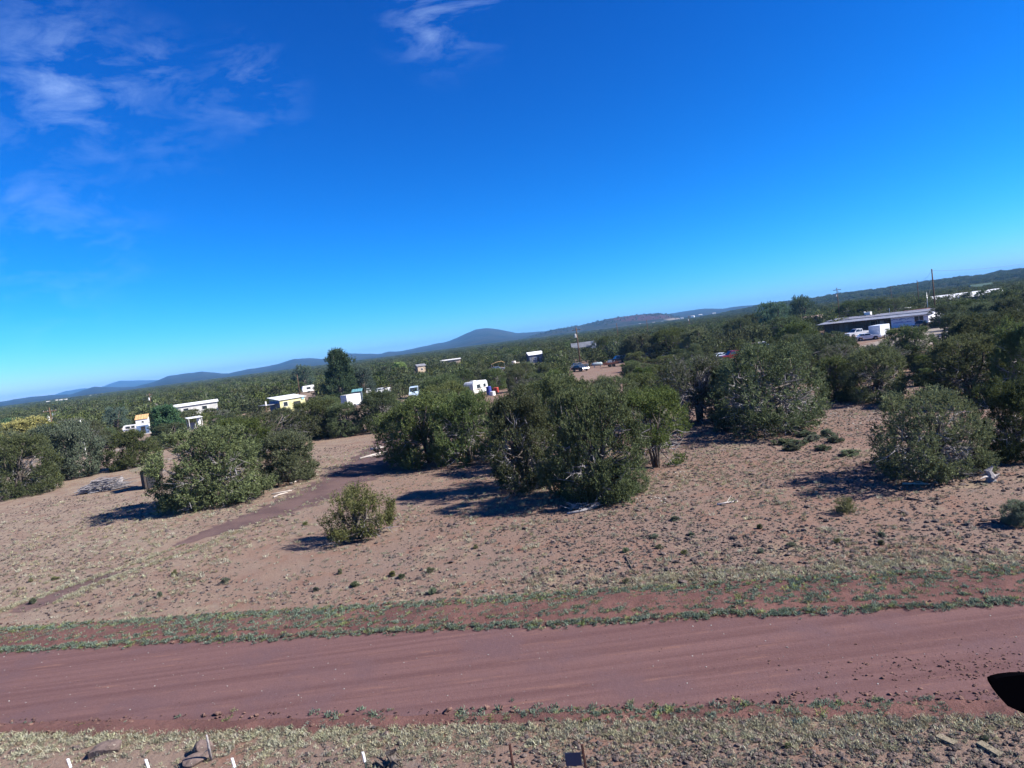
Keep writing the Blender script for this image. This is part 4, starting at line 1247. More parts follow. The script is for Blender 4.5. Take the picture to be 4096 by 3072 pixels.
# ------------------------------------------------------------------ vehicles
TYRE = paint((.025, .025, .025), .85, var=.2)
LAMP = paint((.75, .75, .72), .15, var=.05)
TAIL = paint((.35, .03, .03), .3, var=.1)
def vehicle(kind, label, p, rz, col, name, cat='car', roofcol=None, load=None, rough=.25, gate=None):
    """local +x is forward; p = ground point of the centre"""
    body = paint(col, rough, .0, var=.15, scale=1.0, spec=.5)
    t = thing(name, label, cat, p, rz)
    L, Wd = {'sedan': (4.6, 1.75), 'suv': (4.7, 1.85), 'pickup': (5.5, 1.95), 'van': (5.2, 1.95)}[kind]
    a, b = -L / 2, L / 2; w = Wd / 2
    def wheel_arch(x):      # points along the sill that go over a wheel
        return [(x + .46, .42), (x + .36, .70), (x - .0, .80), (x - .36, .70), (x - .46, .42)]
    fx, rx = b - .95, a + 1.0
    bot = [(b - .05, .42)] + wheel_arch(fx) + wheel_arch(rx) + [(a + .05, .45)]
    if kind == 'sedan':
        top = [(a, .62), (a + .03, .95), (a + .9, 1.0), (b - 1.45, .98), (b - .1, .80), (b, .6)]
        cab = [(a + .55, .98), (a + 1.35, 1.42), (a + 2.65, 1.44), (b - 1.35, .97)]
        wz, cut = (1.03, 1.37), [(a + .98, a + 1.75), (a + 1.82, b - 1.85)]
    elif kind == 'suv':
        top = [(a, .6), (a + .02, 1.05), (b - 1.35, 1.05), (b - .12, .95), (b, .65)]
        cab = [(a + .05, 1.04), (a + .3, 1.72), (b - 2.1, 1.74), (b - 1.3, 1.04)]
        wz, cut = (1.12, 1.62), [(a + .38, a + 1.15), (a + 1.22, a + 2.0), (a + 2.08, b - 1.85)]
    elif kind == 'pickup':
        top = [(a, .55), (a + .02, 1.08), (a + 2.1, 1.08), (b - 1.5, 1.12), (b - .12, 1.02), (b, .65)]
        cab = [(a + 2.05, 1.08), (a + 2.15, 1.78), (b - 2.05, 1.80), (b - 1.35, 1.10)]
        wz, cut = (1.16, 1.68), [(a + 2.25, a + 2.65), (a + 2.73, b - 1.82)]
    else:
        top = [(a, .5), (a + .02, 1.15), (b - .9, 1.15), (b - .1, .95), (b, .6)]
        cab = [(a + .02, 1.14), (a + .1, 2.15), (b - 1.7, 2.15), (b - .85, 1.14)]
        wz, cut = (1.3, 1.85), [(b - 2.3, b - 1.45)]
    MB().prism(top + bot, -w, w, 'y').build('body', body, t)
    MB().prism(cab, -w + .06, w - .06, 'y', inset=.14).build('cabin', body if roofcol is None else paint(roofcol, .5), t)
    zs = [c[1] for c in cab]; z0c, z1c = min(zs), max(zs)
    for s in (-1, 1):
        for (x0, x1) in cut:
            def yy(z): return s * (w - .06 - .14 * (z - z0c) / (z1c - z0c) + .012)
            g = MB()
            g.add([(x0, yy(wz[0]), wz[0]), (x1 + .12, yy(wz[0]), wz[0]), (x1 - .12, yy(wz[1]), wz[1]), (x0 + .05, yy(wz[1]), wz[1]),
                   (x0, yy(wz[0]) - s * .03, wz[0]), (x1 + .12, yy(wz[0]) - s * .03, wz[0]), (x1 - .12, yy(wz[1]) - s * .03, wz[1]), (x0 + .05, yy(wz[1]) - s * .03, wz[1])],
                  [(0, 1, 2, 3), (7, 6, 5, 4), (0, 4, 5, 1), (1, 5, 6, 2), (2, 6, 7, 3), (3, 7, 4, 0)])
            g.build('window', GLASS, t)
    # windscreen and rear window
    for (q0, q1, nm, sg) in ((cab[-1], cab[-2], 'windscreen', 1), (cab[0], cab[1], 'rear_window', -1)):
        x0, z0 = q0[0] * .86 + q1[0] * .14, q0[1] * .86 + q1[1] * .14
        x1, z1 = q0[0] * .12 + q1[0] * .88, q0[1] * .12 + q1[1] * .88
        e = sg * .015; ya, yb = w - .18, w - .28
        MB().add([(x0 + e, -ya, z0 + .01), (x0 + e, ya, z0 + .01), (x1 + e, yb, z1 + .01), (x1 + e, -yb, z1 + .01),
                  (x0 - e, -ya, z0 - .01), (x0 - e, ya, z0 - .01), (x1 - e, yb, z1 - .01), (x1 - e, -yb, z1 - .01)],
                 [(0, 1, 2, 3), (7, 6, 5, 4), (0, 4, 5, 1), (1, 5, 6, 2), (2, 6, 7, 3), (3, 7, 4, 0)]).build(nm, GLASS, t)
    for x in (fx, rx):
        for s in (-1, 1):
            wh = MB().tube([(x, s * (w - .22), .34), (x, s * (w - .02), .34)], [.34, .34], 16).build('wheel', TYRE, t)
            MB().tube([(x, s * (w - .03), .34), (x, s * (w + .004), .34)], [.19, .17], 12).build('rim', STEEL, wh)
    for s in (-1, 1):
        MB().box(b - .09, b + .012, s * (w - .38) - .16, s * (w - .38) + .16, .70, .84).build('headlight', LAMP, t)
        MB().box(a - .012, a + .06, s * (w - .16) - .1, s * (w - .16) + .1, .72, .98).build('taillight', TAIL, t)
    MB().box(b - .02, b + .09, -w + .05, w - .05, .40, .56).build('front_bumper', STEEL if kind == 'pickup' else body, t)
    MB().box(a - .10, a + .03, -w + .05, w - .05, .42, .58).build('rear_bumper', STEEL if kind == 'pickup' else body, t)
    if kind == 'pickup':
        MB().box(a + .10, a + 1.98, -w + .10, w - .10, 1.082, 1.09).build('bed', DARK, t)
        for s in (-1, 1):
            MB().box(a + .02, a + 2.05, s * (w - .05) - .05, s * (w - .05) + .05, 1.081, 1.16).build('bed_rail', body, t)
        MB().box(a - .005, a + .05, -w + .12, w - .12, .66, 1.14).build('tailgate', gate or body, t)
    if load:
        MB().prism([(a + .1, 1.10), (a + 2.0, 1.10), (a + 1.9, 1.75), (a + .3, 1.7)], -w + .08, w - .08, 'y').build('load', load, t)
    return t
LEFT = math.pi
vehicle('pickup', 'white pickup parked in front of the long house porch', atd(3432, 146), LEFT + R(8), (.74, .75, .77), 'pickup_truck', 'truck')
vehicle('sedan', 'white car parked in front of the white box trailer', atd(3470, 131), R(-20), (.78, .78, .80), 'parked_car')
vehicle('pickup', 'dark grey pickup with silver tailgate parked by the wrapped wall', atd(3690, 147), LEFT + R(28), (.10, .09, .10), 'pickup_truck', 'truck', gate=STEEL)
vehicle('pickup', 'silver pickup parked right of the wrapped wall', atd(3778, 165), R(-35), (.52, .54, .56), 'pickup_truck', 'truck')
vehicle('sedan', 'dark red car in the shade beside the gravel drive', atd(3772, 150), R(-75), (.12, .02, .03), 'parked_car')
vehicle('van', 'white van at the right edge of the picture', atd(4092, 160), LEFT + R(5), (.80, .80, .80), 'parked_van', 'van')
vehicle('sedan', 'pale car glimpsed through trees below the white van', atd(4052, 150), R(-80), (.6, .62, .65), 'parked_car')
vehicle('suv', 'white off-roader in a gap among middle trees', atd(2888, 205), R(20), (.80, .80, .80), 'parked_car')
vehicle('sedan', 'pale blue-white car under the trees left of the red pickup', atd(2873, 128), LEFT + R(15), (.62, .68, .76), 'parked_car')
vehicle('pickup', 'dark red pickup half hidden by trees', atd(2938, 124), LEFT + R(5), (.22, .02, .03), 'pickup_truck', 'truck')
vehicle('pickup', 'white pickup carrying a brown load behind the bare-limbed juniper', atd(3046, 143), R(-10), (.76, .76, .75), 'pickup_truck', 'truck', load=paint((.33, .20, .16), .8))
vehicle('suv', 'silver and black station wagon at the back of the junk clearing', atd(2472, 166), LEFT + R(4), (.05, .055, .07), 'parked_car', roofcol=(.5, .52, .55))
vehicle('sedan', 'dark blue car at the left side of the junk clearing', atd(2322, 150), R(-60), (.04, .06, .10), 'parked_car')
vehicle('sedan', 'black-blue car wreck behind the dark blue car', atd(2316, 162), R(10), (.07, .09, .12), 'parked_car', rough=.7)
vehicle('van', 'white van in the clearing right of the station wagon', atd(2638, 166), R(-70), (.82, .82, .82), 'parked_van', 'van')
vehicle('sedan', 'white car left of the white van in the clearing', atd(2588, 164), R(12), (.75, .75, .76), 'parked_car')
vehicle('sedan', 'dark car beside the white-roofed cabin', atd(2184, 236), R(8), (.06, .07, .10), 'parked_car')
vehicle('sedan', 'white car right of the tall poplar', atd(1472, 168), LEFT + R(25), (.80, .80, .80), 'parked_car')
vehicle('van', 'light blue van standing end-on amid the trees', atd(1660, 134), R(-85), (.55, .68, .78), 'parked_van', 'van')
vehicle('sedan', 'grey car below the tan tarp', atd(1990, 205), R(15), (.20, .25, .33), 'parked_car')
vehicle('sedan', 'white car among scrap right of the poplar', atd(1520, 162), R(200), (.70, .74, .78), 'parked_car', rough=.6)

def trailer_box(label, p, rz, L, Wd, h, mat, side, name='box_trailer'):
    t = thing(name, label, 'trailer', p, rz)
    MB().prism([(-L / 2, .5), (L / 2, .5), (L / 2, h - .12), (L / 2 - .12, h), (-L / 2 + .12, h), (-L / 2, h - .12)], -Wd / 2, Wd / 2, 'y').build('body', mat, t)
    for y in (-Wd / 2 - .012, Wd / 2 + .012):
        MB().box(-L / 2, L / 2, y - .012, y + .012, .5, .62).build('trim', STEEL, t)
    MB().box(-L / 2 - .03, -L / 2 - .002, -Wd / 2 + .1, Wd / 2 - .1, .62, h - .2).build('rear_door', side, t)
    for y in (-Wd / 2 - .02, Wd / 2 + .02):
        for x in (-.42, .42):
            wh = MB().tube([(x, y - .1, .35), (x, y + .1, .35)], [.35, .35], 16).build('wheel', TYRE, t)
            MB().tube([(x, y - .112, .35), (x, y + .112, .35)], [.17, .17], 10).build('rim', STEEL, wh)
    MB().tube([(L / 2, -.5, .5), (L / 2 + 1.1, 0, .5), (L / 2, .5, .5)], [.05, .05, .05], 6).build('tow_bar', STEEL, t)
    return t
p = atd(3520, 133)
trailer_box('white enclosed box trailer parked before the long house', p, LEFT + R(38), 4.4, 2.2, 2.65, paint((.66, .70, .76), .45, var=.12, scale=1), WHITE)

# camper trailer
p = atd(1908, 118)
t = thing('camper_trailer', 'old white camper trailer at the edge of a bare red clearing', 'trailer', p, face(p) + R(52))
prof = [(-2.0, .55), (2.0, .55), (2.15, 1.2), (2.05, 2.2), (1.75, 2.55), (-1.8, 2.55), (-2.1, 2.2), (-2.15, 1.2)]
MB().prism(prof, -1.05, 1.05, 'y').build('body', WHITE, t)
window(t, -.6, -1.05, 1.35, .9, .6, fm=STEEL); window(t, 1.2, -1.05, 1.4, .6, .5, fm=STEEL)
window(t, 2.12, 0, 1.35, 1.1, .55, axis='x', fm=STEEL)
door(t, .35, -1.05, .65, 1.75, OFFW, z=.6)
MB().box(-2.0, 2.0, -1.075, -1.052, 1.08, 1.2).build('stripe', RUST, t)
for y in (-1.0, 1.0):
    MB().tube([(-.3, y - .1, .36), (-.3, y + .1, .36)], [.36, .36], 16).build('wheel', TYRE, t)
MB().box(-1.0, -.2, -.35, .35, 2.55, 2.72).build('roof_vent', OFFW, t)
p = atd(528, 137)
t = thing('camper_trailer', 'low white camper parked left of the orange-roofed cabin', 'trailer', p, face(p) + R(-12))
MB().prism([(-1.4, .4), (1.2, .4), (1.4, .9), (1.15, 1.55), (-1.15, 1.6), (-1.45, 1.1)], -.9, .9, 'y').build('body', WHITE, t)
window(t, -.4, -.9, 1.0, .7, .35, fm=STEEL); window(t, .55, -.9, 1.0, .5, .35, fm=STEEL)
MB().box(-1.42, 1.3, -.92, -.902, .62, .74).build('stripe', BLUE, t)
for y in (-.85, .85):
    MB().tube([(0, y - .1, .3), (0, y + .1, .3)], [.3, .3], 14).build('wheel', TYRE, t)
p = atd(1235, 225)
t = thing('camper_trailer', 'small white trailer roof above the yellow house', 'trailer', p, face(p) + R(10))
MB().prism([(-2.0, .5), (2.0, .5), (2.1, 1.6), (1.8, 2.5), (-1.8, 2.4), (-2.1, 1.5)], -1.0, 1.0, 'y').build('body', WHITE, t)
window(t, 0, -1.0, 1.3, 1.2, .6, fm=STEEL)
for y in (-.95, .95):
    MB().tube([(0, y - .1, .34), (0, y + .1, .34)], [.34, .34], 14).build('wheel', TYRE, t)

# drums, tanks, tarp and scrap
def drum(label, p, mat, r=.32, h=.9, name='drum'):
    t = thing(name, label, 'barrel', p)
    prof = [(0, r * .96), (.03, r), (h * .32, r), (h * .34, r * 1.05), (h * .36, r), (h * .65, r), (h * .67, r * 1.05), (h * .69, r), (h - .03, r), (h, r * .96)]
    MB().tube([(0, 0, z) for z, _ in prof], [q for _, q in prof], 18).build('body', mat, t)
    MB().tube([(0, 0, h + .001), (0, 0, h + .02)], [r * .88, r * .86], 18).build('lid', mat, t)
drum('blue drum beside the white camper trailer', atd(1958, 115), BLUE, .45, 1.5)
drum('red drum in the bare clearing right of the camper', atd(1985, 119), RED, .5, .9)
drum('white tub at the foot of the blue drum', atd(1972, 113), WHITE, .45, .7, 'tub')
drum('orange barrel right of the white van', atd(2706, 160), ORB, .5, 1.3)
drum('white drum left of the tan tarp', atd(1973, 200), WHITE, .5, 1.0)
drum('white water butt left of the white-roofed cabin', atd(2057, 225), paint((.8, .70, .62), .6), .75, 1.8, 'water_butt')
drum('cream drum between the water butt and the cabin', atd(2072, 226), paint((.75, .64, .5), .6), .7, 1.2)
drum('rusty red drum among scrub below the yellow house', atd(1186, 122), RUST, .4, .9)
drum('white drum among scrub below the left path trees', atd(995, 112), WHITE, .5, 1.1)
p = atd(1995, 212)
t = thing('tarp_cover', 'tan tarp stretched over poles above the grey car', 'tarp', p, face(p))
MB().prism([(-2.2, 2.1), (-.5, 2.6), (1.2, 2.75), (2.1, 2.2), (2.1, 2.15), (1.2, 2.68), (-.5, 2.53), (-2.2, 2.05)], -1.4, 1.4, 'y').build('cover', paint((.62, .42, .18), .8, var=.25), t)
for x, z in ((-2.1, 2.08), (2.0, 2.2)):
    for y in (-1.3, 1.3):
        MB().tube([(x, y, 0), (x, y, z)], [.05, .05], 6).build('pole', STEEL, t)
p = atd(2390, 157)
t = thing('propane_tank', 'long teal-grey gas tank lying in the junk clearing', 'tank', p, face(p) + R(3))
MB().tube([(-1.25, 0, .75), (-1.15, 0, .75), (-.95, 0, .75), (.95, 0, .75), (1.15, 0, .75), (1.25, 0, .75)], [.1, .3, .42, .42, .3, .1], 16).build('tank', paint((.36, .43, .44), .5), t, smooth=True)
for x in (-.7, .7):
    MB().box(x - .08, x + .08, -.3, .3, 0, .45).build('foot', STEEL, t)
MB().tube([(0, 0, 1.15), (0, 0, 1.32)], [.12, .12], 10).build('valve_cap', GREYW, t)
p = atd(2448, 152)
t = thing('flatbed_trailer', 'rusty red flatbed trailer loaded with scrap in the junk clearing', 'trailer', p, face(p) + R(6))
MB().box(-1.9, 1.7, -.9, .9, .55, .7).build('bed', RUST, t)
for y in (-.88, .88):
    MB().box(-1.9, 1.7, y - .03, y + .03, .7, 1.05).build('side_rail', RUST, t)
for x in (-.5, .4):
    for y in (-.95, .95):
        MB().tube([(x, y - .1, .33), (x, y + .1, .33)], [.33, .33], 14).build('wheel', TYRE, t)
MB().tube([(1.7, 0, .6), (2.8, 0, .5)], [.06, .06], 6).build('tow_bar', STEEL, t)
MB().prism([(-1.0, .71), (.2, .71), (.05, 1.5), (-.8, 1.4)], -.5, .4, 'y').build('scrap_panel', GREYW, t)
for k in range(7):
    a = Vector((random.uniform(-1.5, 1.4), random.uniform(-.7, .7), .72)); e = a + Vector((random.uniform(-.8, .8), random.uniform(-.5, .5), random.uniform(.3, 1.0)))
    MB().tube([a, e], [.05, .04], 5).build('scrap_bar', random.choice([RUST, STEEL, OFFW]), t)
for k, (px, d) in enumerate([(1540, 158), (1556, 163), (1505, 165)]):
    p = atd(px, d)
    t = thing('scrap_sheet', ['crumpled pale sheet metal nearest the light blue van', 'leaning pale sheet metal in the scrap right of the poplar', 'pale sheet metal just right of the white car'][k], 'scrap', p, random.uniform(0, 3))
    MB().prism([(-.9, 0), (.8, 0), (1.0, .7), (.3, 1.1), (-.4, .9), (-1.0, .6)], -.15, .25, 'y', inset=.1).build('sheet', paint((.55, .60, .66), .5), t)
    MB().prism([(-.5, 1.0), (.6, 1.12), (.4, 1.3), (-.3, 1.25)], -.5, .4, 'y').build('bent_edge', OFFW, t)

# ------------------------------------------------------------------ utility poles and wires
tops = {}
def pole(key, label, px, ytop, d, arm=True, xf=False, r=.15, mat=None, tilt=0):
    p = atd(px, d)
    # find the height whose top projects to ytop
    lo, hi = 1.0, 30.0
    for _ in range(30):
        m_ = (lo + hi) / 2
        if project((p.x, p.y, m_))[1] > ytop: lo = m_
        else: hi = m_
    h = lo
    q = project((p.x, p.y, h))
    # the column given is that of the top: shift the base
    p = p + Vector(((px - q[0]) * d / F, 0, 0))
    t = thing('utility_pole', label, 'pole', p, face(p))
    MB().tube([(0, 0, -.3), (0, 0, h * .5), (0, 0, h)], [r, r * .88, r * .72], 10).build('shaft', mat or M['polewood'], t, smooth=True)
    if arm:
        a = MB().box(-1.1, 1.1, -.06, .06, h - .75, h - .6).build('crossarm', M['polewood'], t)
        for x in (-1.0, -.35, .35, 1.0):
            MB().tube([(x, 0, h - .6), (x, 0, h - .42)], [.05, .035], 8).build('insulator', GREYW, a)
    if xf:
        tr = MB().tube([(-.42, -.1, h - 2.7), (-.42, -.1, h - 2.65), (-.42, -.1, h - 1.75), (-.42, -.1, h - 1.7)], [.22, .27, .27, .2], 14).build('transformer', OFFW, t)
        MB().tube([(-.42, -.1, h - 1.7), (-.42, -.1, h - 1.4)], [.04, .03], 6).build('bushing', GREYW, tr)
        MB().tube([(.35, -.05, h - 1.6), (.35, -.05, h - 1.2)], [.1, .1], 8).build('fuse_box', STEEL, t)
    tops[key] = Vector((p.x, p.y, h - .45))
    return t
pole('near', 'brown utility pole with crossarm and transformer above the junk clearing', 2304, 1312, 177, True, True, .19)
pole('tall', 'tall dark utility pole by the white-roofed barn at right', 3727, 1078, 172, False, False, .2)
pole('east', 'utility pole with crossarm on the skyline above the long house', 3347, 1153, 205, True, True, .14)
pole('e2', 'thin pole on the skyline left of the tall dark one', 3668, 1122, 250, False, False, .16)
pole('e3', 'short distant pole on the skyline above the grey flat-roofed house', 3562, 1145, 310, True, False, .14)
pole('m1', 'distant utility pole above the half-bare grey juniper', 2755, 1264, 350, True, True, .16)
pole('m2', 'distant utility pole below the red hill, left of two', 2466, 1294, 300, False, False, .16)
pole('m3', 'distant utility pole below the red hill, right of two', 2586, 1279, 330, False, False, .16)
pole('w1', 'brown utility pole behind the yellow house', 1188, 1500, 205, False, False, .15)
pole('w2', 'utility pole above the blue-green tree at left', 597, 1574, 250, True, True, .16)
pole('w3', 'pale utility pole with transformer above the yellow-green trees', 197, 1634, 128, True, True, .13)
pole('w4', 'pale grey post above the grey-green shrub', 321, 1683, 86, False, False, .09, OFFW)
pole('e4', 'thin metal pole just left of the tall dark pole', 3706, 1170, 168, False, False, .07, STEEL)
def wire(a, b, sag, label):
    pts_ = []
    for i in range(17):
        t_ = i / 16
        q = a.lerp(b, t_); q.z -= sag * 4 * t_ * (1 - t_); pts_.append(q)
    o = MB().tube(pts_, [.022] * 17, 4, False).build('power_line', DARK)
    tag(o, label, 'wire')
wire(tops['tall'], tops['e2'], 1.0, 'power line from the tall dark pole to the thin skyline pole')
far = atd(4300, 185); far.z = 13.0
wire(tops['tall'], far, 1.2, 'power line from the tall dark pole off to the right edge')
hs_ = atd(3240, 178); hs_.z = 4.2
wire(tops['tall'] - Vector((0, 0, 5.5)), hs_, 1.0, 'service wire sagging across behind the long house roof')
svc = atd(3700, 168); svc.z = 3.5
wire(tops['tall'] - Vector((0, 0, 2.5)), svc, .3, 'loose service cable hanging down beside the tall dark pole')

# ------------------------------------------------------------------ rocks, stones, plants on the field
def rock_mesh(seed, mat, sub=1, squash=.65, rough=.25):
    import bmesh
    bm = bmesh.new()
    bmesh.ops.create_icosphere(bm, subdivisions=sub, radius=.5)
    rg = np.random.default_rng(seed)
    ax = rg.uniform(.7, 1.3, 3)
    for v in bm.verts:
        k = 1 + rg.uniform(-rough, rough)
        v.co = Vector((v.co.x * ax[0] * k, v.co.y * ax[1] * k, v.co.z * squash * k + squash * .18))
    me = bpy.data.meshes.new('stone_shape')
    bm.to_mesh(me); bm.free()
    me.materials.append(mat)
    return me
SM = [rock_mesh(i, M['stone']) for i in range(6)]
CM = [rock_mesh(40 + i, M['clod'], squash=.6) for i in range(4)]
PM = [rock_mesh(60 + i, M['limestone'], squash=.5) for i in range(3)]

def in_tree(x, y):
    for (a, b, c) in hand:
        if (a - x) ** 2 + (b - y) ** 2 < .09: return True
    return False
hand = placed0
rs = np.random.default_rng(21)
PATHW = [G(*q) for q in PATH]
def on_path(x, y, r=1.2):
    for i in range(len(PATHW) - 1):
        a, b = PATHW[i], PATHW[i + 1]
        t_ = max(0, min(1, ((x - a.x) * (b.x - a.x) + (y - a.y) * (b.y - a.y)) / ((b.x - a.x) ** 2 + (b.y - a.y) ** 2)))
        if (a.x + (b.x - a.x) * t_ - x) ** 2 + (a.y + (b.y - a.y) * t_ - y) ** 2 < r * r: return True
    return False
def field_xy(dlo=13, dhi=75):
    # spread evenly per pixel row rather than per square metre so that the near field is as rough as the far
    d = dlo * dhi / rs.uniform(dlo, dhi) if rs.random() < .45 else math.sqrt(rs.uniform(dlo ** 2, dhi ** 2))
    a = rs.uniform(-R(50), R(56))
    return d * math.sin(a), d * math.cos(a), d
stones = []
while len(stones) < 64000:
    x, y, d = field_xy()
    v = road_v(x, y)
    if RV0 - .5 < v < VV1 + .1: continue
    if on_path(x, y): continue
    dens = .25 + .6 * min(1, max(0, (x + 9) / 14)) + .45 * (smooth_noise(x * .35, 1) + smooth_noise(y * .3 + x * .2, 2))
    if rs.random() > dens: continue
    s = .028 + .045 * rs.gamma(1.5, .8)
    if s > .34 or (v < RV0 and (s > .15 or rs.random() < .45)): continue
    stones.append((s / d, x, y, s))
stones.sort(reverse=True)
for k, (_, x, y, s) in enumerate(stones[:300]):
    inst(SM[k % 6], 'stone', ground, (x, y, s * .03), (rs.uniform(-.2, .2), rs.uniform(-.2, .2), rs.uniform(0, 6.28)), (s, s * rs.uniform(.7, 1.1), s * rs.uniform(.6, 1)))
def scat(name, kinds, arr, tilt=.3, parent=None, zs=(.6, 1.0), z0=.0):
    n = len(arr)
    P_ = np.array([(a[0], a[1], a[3] if len(a) > 3 else z0) for a in arr]); s_ = np.array([a[2] for a in arr])
    rot = np.stack([rs.uniform(-tilt, tilt, n), rs.uniform(-tilt, tilt, n), rs.uniform(0, 6.28, n)], 1)
    sc = np.stack([s_, s_ * rs.uniform(.75, 1.15, n), s_ * rs.uniform(*zs, n)], 1)
    return tag(scatter(name, kinds, P_, rot, sc, rs.integers(0, len(kinds), n), parent), kind='stuff')
scat('gravel', SM, [(x, y, s) for (_, x, y, s) in stones[300:]], .4, ground)
# red cinder clods on road and verges, spilled heaps on the right of the road
cl = []
for _ in range(5200):
    u = rs.uniform(-34, 30)
    v = rs.choice([rs.uniform(RV1 - .1, VV1 - .1), rs.uniform(RV0 - .55, RV0 + .25)], p=[.72, .28])
    p = rp_(u, v); cl.append((p[0], p[1], .02 + .03 * rs.gamma(1.5, .8), .03))
for _ in range(260):
    p = rp_(rs.uniform(-30, 26), rs.uniform(RV0, RV1)); cl.append((p[0], p[1], .02 + .02 * rs.random(), .01))
for _ in range(420):
    u = rs.normal(7.2, 2.0); v = RV0 + .9 + abs(rs.normal(0, .75))
    p = rp_(u, v)
    if v < RV1 - .2: cl.append((p[0], p[1], .014 + .020 * rs.gamma(1.6, .8), .012))
for _ in range(260):
    u = rs.uniform(1, 10); v = RV0 + .35 + rs.normal(0, .13)
    p = rp_(u, v); cl.append((p[0], p[1], .016 + .024 * rs.gamma(1.6, .8), .012))
scat('cinder', CM, cl, .5)
pal = []
for _ in range(420):
    p = rp_(rs.uniform(-24, 18), rs.uniform(RV0 + .4, RV1 - .2)); pal.append((p[0], p[1], .012 + .035 * rs.random() ** 2, .012))
for (px, py, n, sp) in ((3790, 1905, 60, .35), (3300, 1640, 120, 2.2), (3400, 1680, 160, 2.6), (3230, 1700, 60, 1.6), (2650, 1900, 30, .9), (2600, 2000, 30, 1.0)):
    c_ = G(px, py)
    for _ in range(n):
        pal.append((c_.x + rs.normal(0, sp), c_.y + rs.normal(0, sp), .06 + .09 * rs.random()))
scat('pale_gravel', PM, pal, .4)

# grass and weeds
def tuft(seed, mat, n, h, spread, w, lean=.5):
    rg = np.random.default_rng(seed)
    p = np.stack([rg.normal(0, spread, n), rg.normal(0, spread, n), np.zeros(n)], 1)
    d = unit(np.stack([rg.normal(0, lean, n), rg.normal(0, lean, n), np.ones(n)], 1))
    l = h * rg.uniform(.55, 1.1, n)
    v, q = kites(p, d, l, w * rg.uniform(.7, 1.3, n), rg)
    return np_mesh('tuft', v, q, M[mat], np.repeat(rg.random(n), 4))
STRAW = [tuft(i, 'straw', 26, .22, .06, .022) for i in range(3)] + [tuft(9 + i, 'straw_green', 26, .24, .06, .022) for i in range(2)]
SGREEN = [tuft(20 + i, 'straw_green', 22, .17, .07, .022, .8) for i in range(3)] + [tuft(29, 'straw', 22, .17, .07, .022, .8)]
WEED = [tuft(30 + i, 'weed', 26, .15, .06, .028, .7) for i in range(4)] + [tuft(38, 'weed_yellow', 26, .16, .06, .026, .7)]
DRY = [tuft(50 + i, 'dry_weed', 26, .12, .07, .03, .9) for i in range(3)]
g1 = []; g2 = []; g3 = []; g4 = []
def clump(x, y, f, a): return smooth_noise(x * f + a, a) + smooth_noise(y * f * 1.1 - a, a + 3)
while len(g1) < 9000:          # straw on the field
    x, y, d = field_xy(22, 70)
    if road_v(x, y) < VV1 or on_path(x, y, 1.0): continue
    k = clump(x, y, .55, 1.3) + .35 * clump(x, y, 1.9, 4)
    if k < .38 - .02 * max(0, -x) and rs.random() > .08: continue
    g1.append((x, y, rs.uniform(.35, .9)))
while len(g2) < 2400:          # fringe of fresh straw beyond the far verge, denser to the right
    u = rs.uniform(-26, 26); v = VV1 - .022 * max(0, -u) + abs(rs.normal(0, .7))
    if clump(u, v, 2.1, 5.5) < -.25 and rs.random() < .75: continue
    if rs.random() > .05 + .95 * min(1, max(0, (u + 5) / 9)): continue
    p = rp_(u, v); g2.append((p[0], p[1], rs.uniform(.3, .85)))
k = 0
while k < 4600:                # near side of the road
    u = rs.uniform(-20, 14); v = RV0 - .45 - rs.gamma(1.3, .62)
    if v < 10.5: continue
    if clump(u * 1.6, v * 1.6, 1.1, 2.2) + .5 * clump(u, v, 4.5, 3.1) < (.0 if v < RV0 - 1.0 else -.6) and rs.random() < .8: continue
    p = rp_(u, v); g2.append((p[0], p[1], rs.uniform(.22, .75))); k += 1
while len(g3) < 15000:         # green weeds on the verges
    u = rs.uniform(-34, 28)
    r_ = rs.random()
    if r_ < .20:
        v = RV1 + .14 + rs.normal(0, .13) + .12 * clump(u, 0, 1.7, 3)
    elif r_ < .84:
        v = rs.uniform(RV1 + .55, VV1 - .05 - .022 * max(0, -u))
        if clump(u, v * 1.5, .8, 6) < -.6 and rs.random() < .6: continue
    else:
        v = RV0 - .12 + rs.normal(0, .20)
        if rs.random() > min(1, max(.03, (u + 11) / 9)) or clump(u, 0, .9, 8) < -.5: continue
    p = rp_(u, v); g3.append((p[0], p[1], .2 + .65 * rs.random() ** 1.6, .05 if v > RV1 else .02))
while len(g4) < 10000:          # grey dry herbs everywhere on open ground
    x, y, d = field_xy(12.5, 60)
    v = road_v(x, y)
    if RV0 - .3 < v < VV1 or on_path(x, y, 1.0): continue
    if rs.random() > min(1, max(.3, (x + 22) / 22)): continue
    g4.append((x, y, rs.uniform(.3, .9)))
# green line along the old track at lower left
TR = [G(*q) for q in PATH2]
for _ in range(1100):
    i = rs.integers(len(TR) - 1); q = TR[i].lerp(TR[i + 1], rs.random())
    side = rs.choice([-1, 1]) * (1.3 + abs(rs.normal(0, .7)))
    g1.append((q.x + side * .8, q.y + side * .6, rs.uniform(.3, .7)))
scat('straw_grass', STRAW, g1, .15, zs=(.8, 1.2))
scat('verge_grass', SGREEN, g2, .15, zs=(.8, 1.2))
scat('verge_weed', WEED, g3, .15, zs=(.8, 1.2))
scat('dry_herb', DRY, g4, .15, zs=(.8, 1.2))

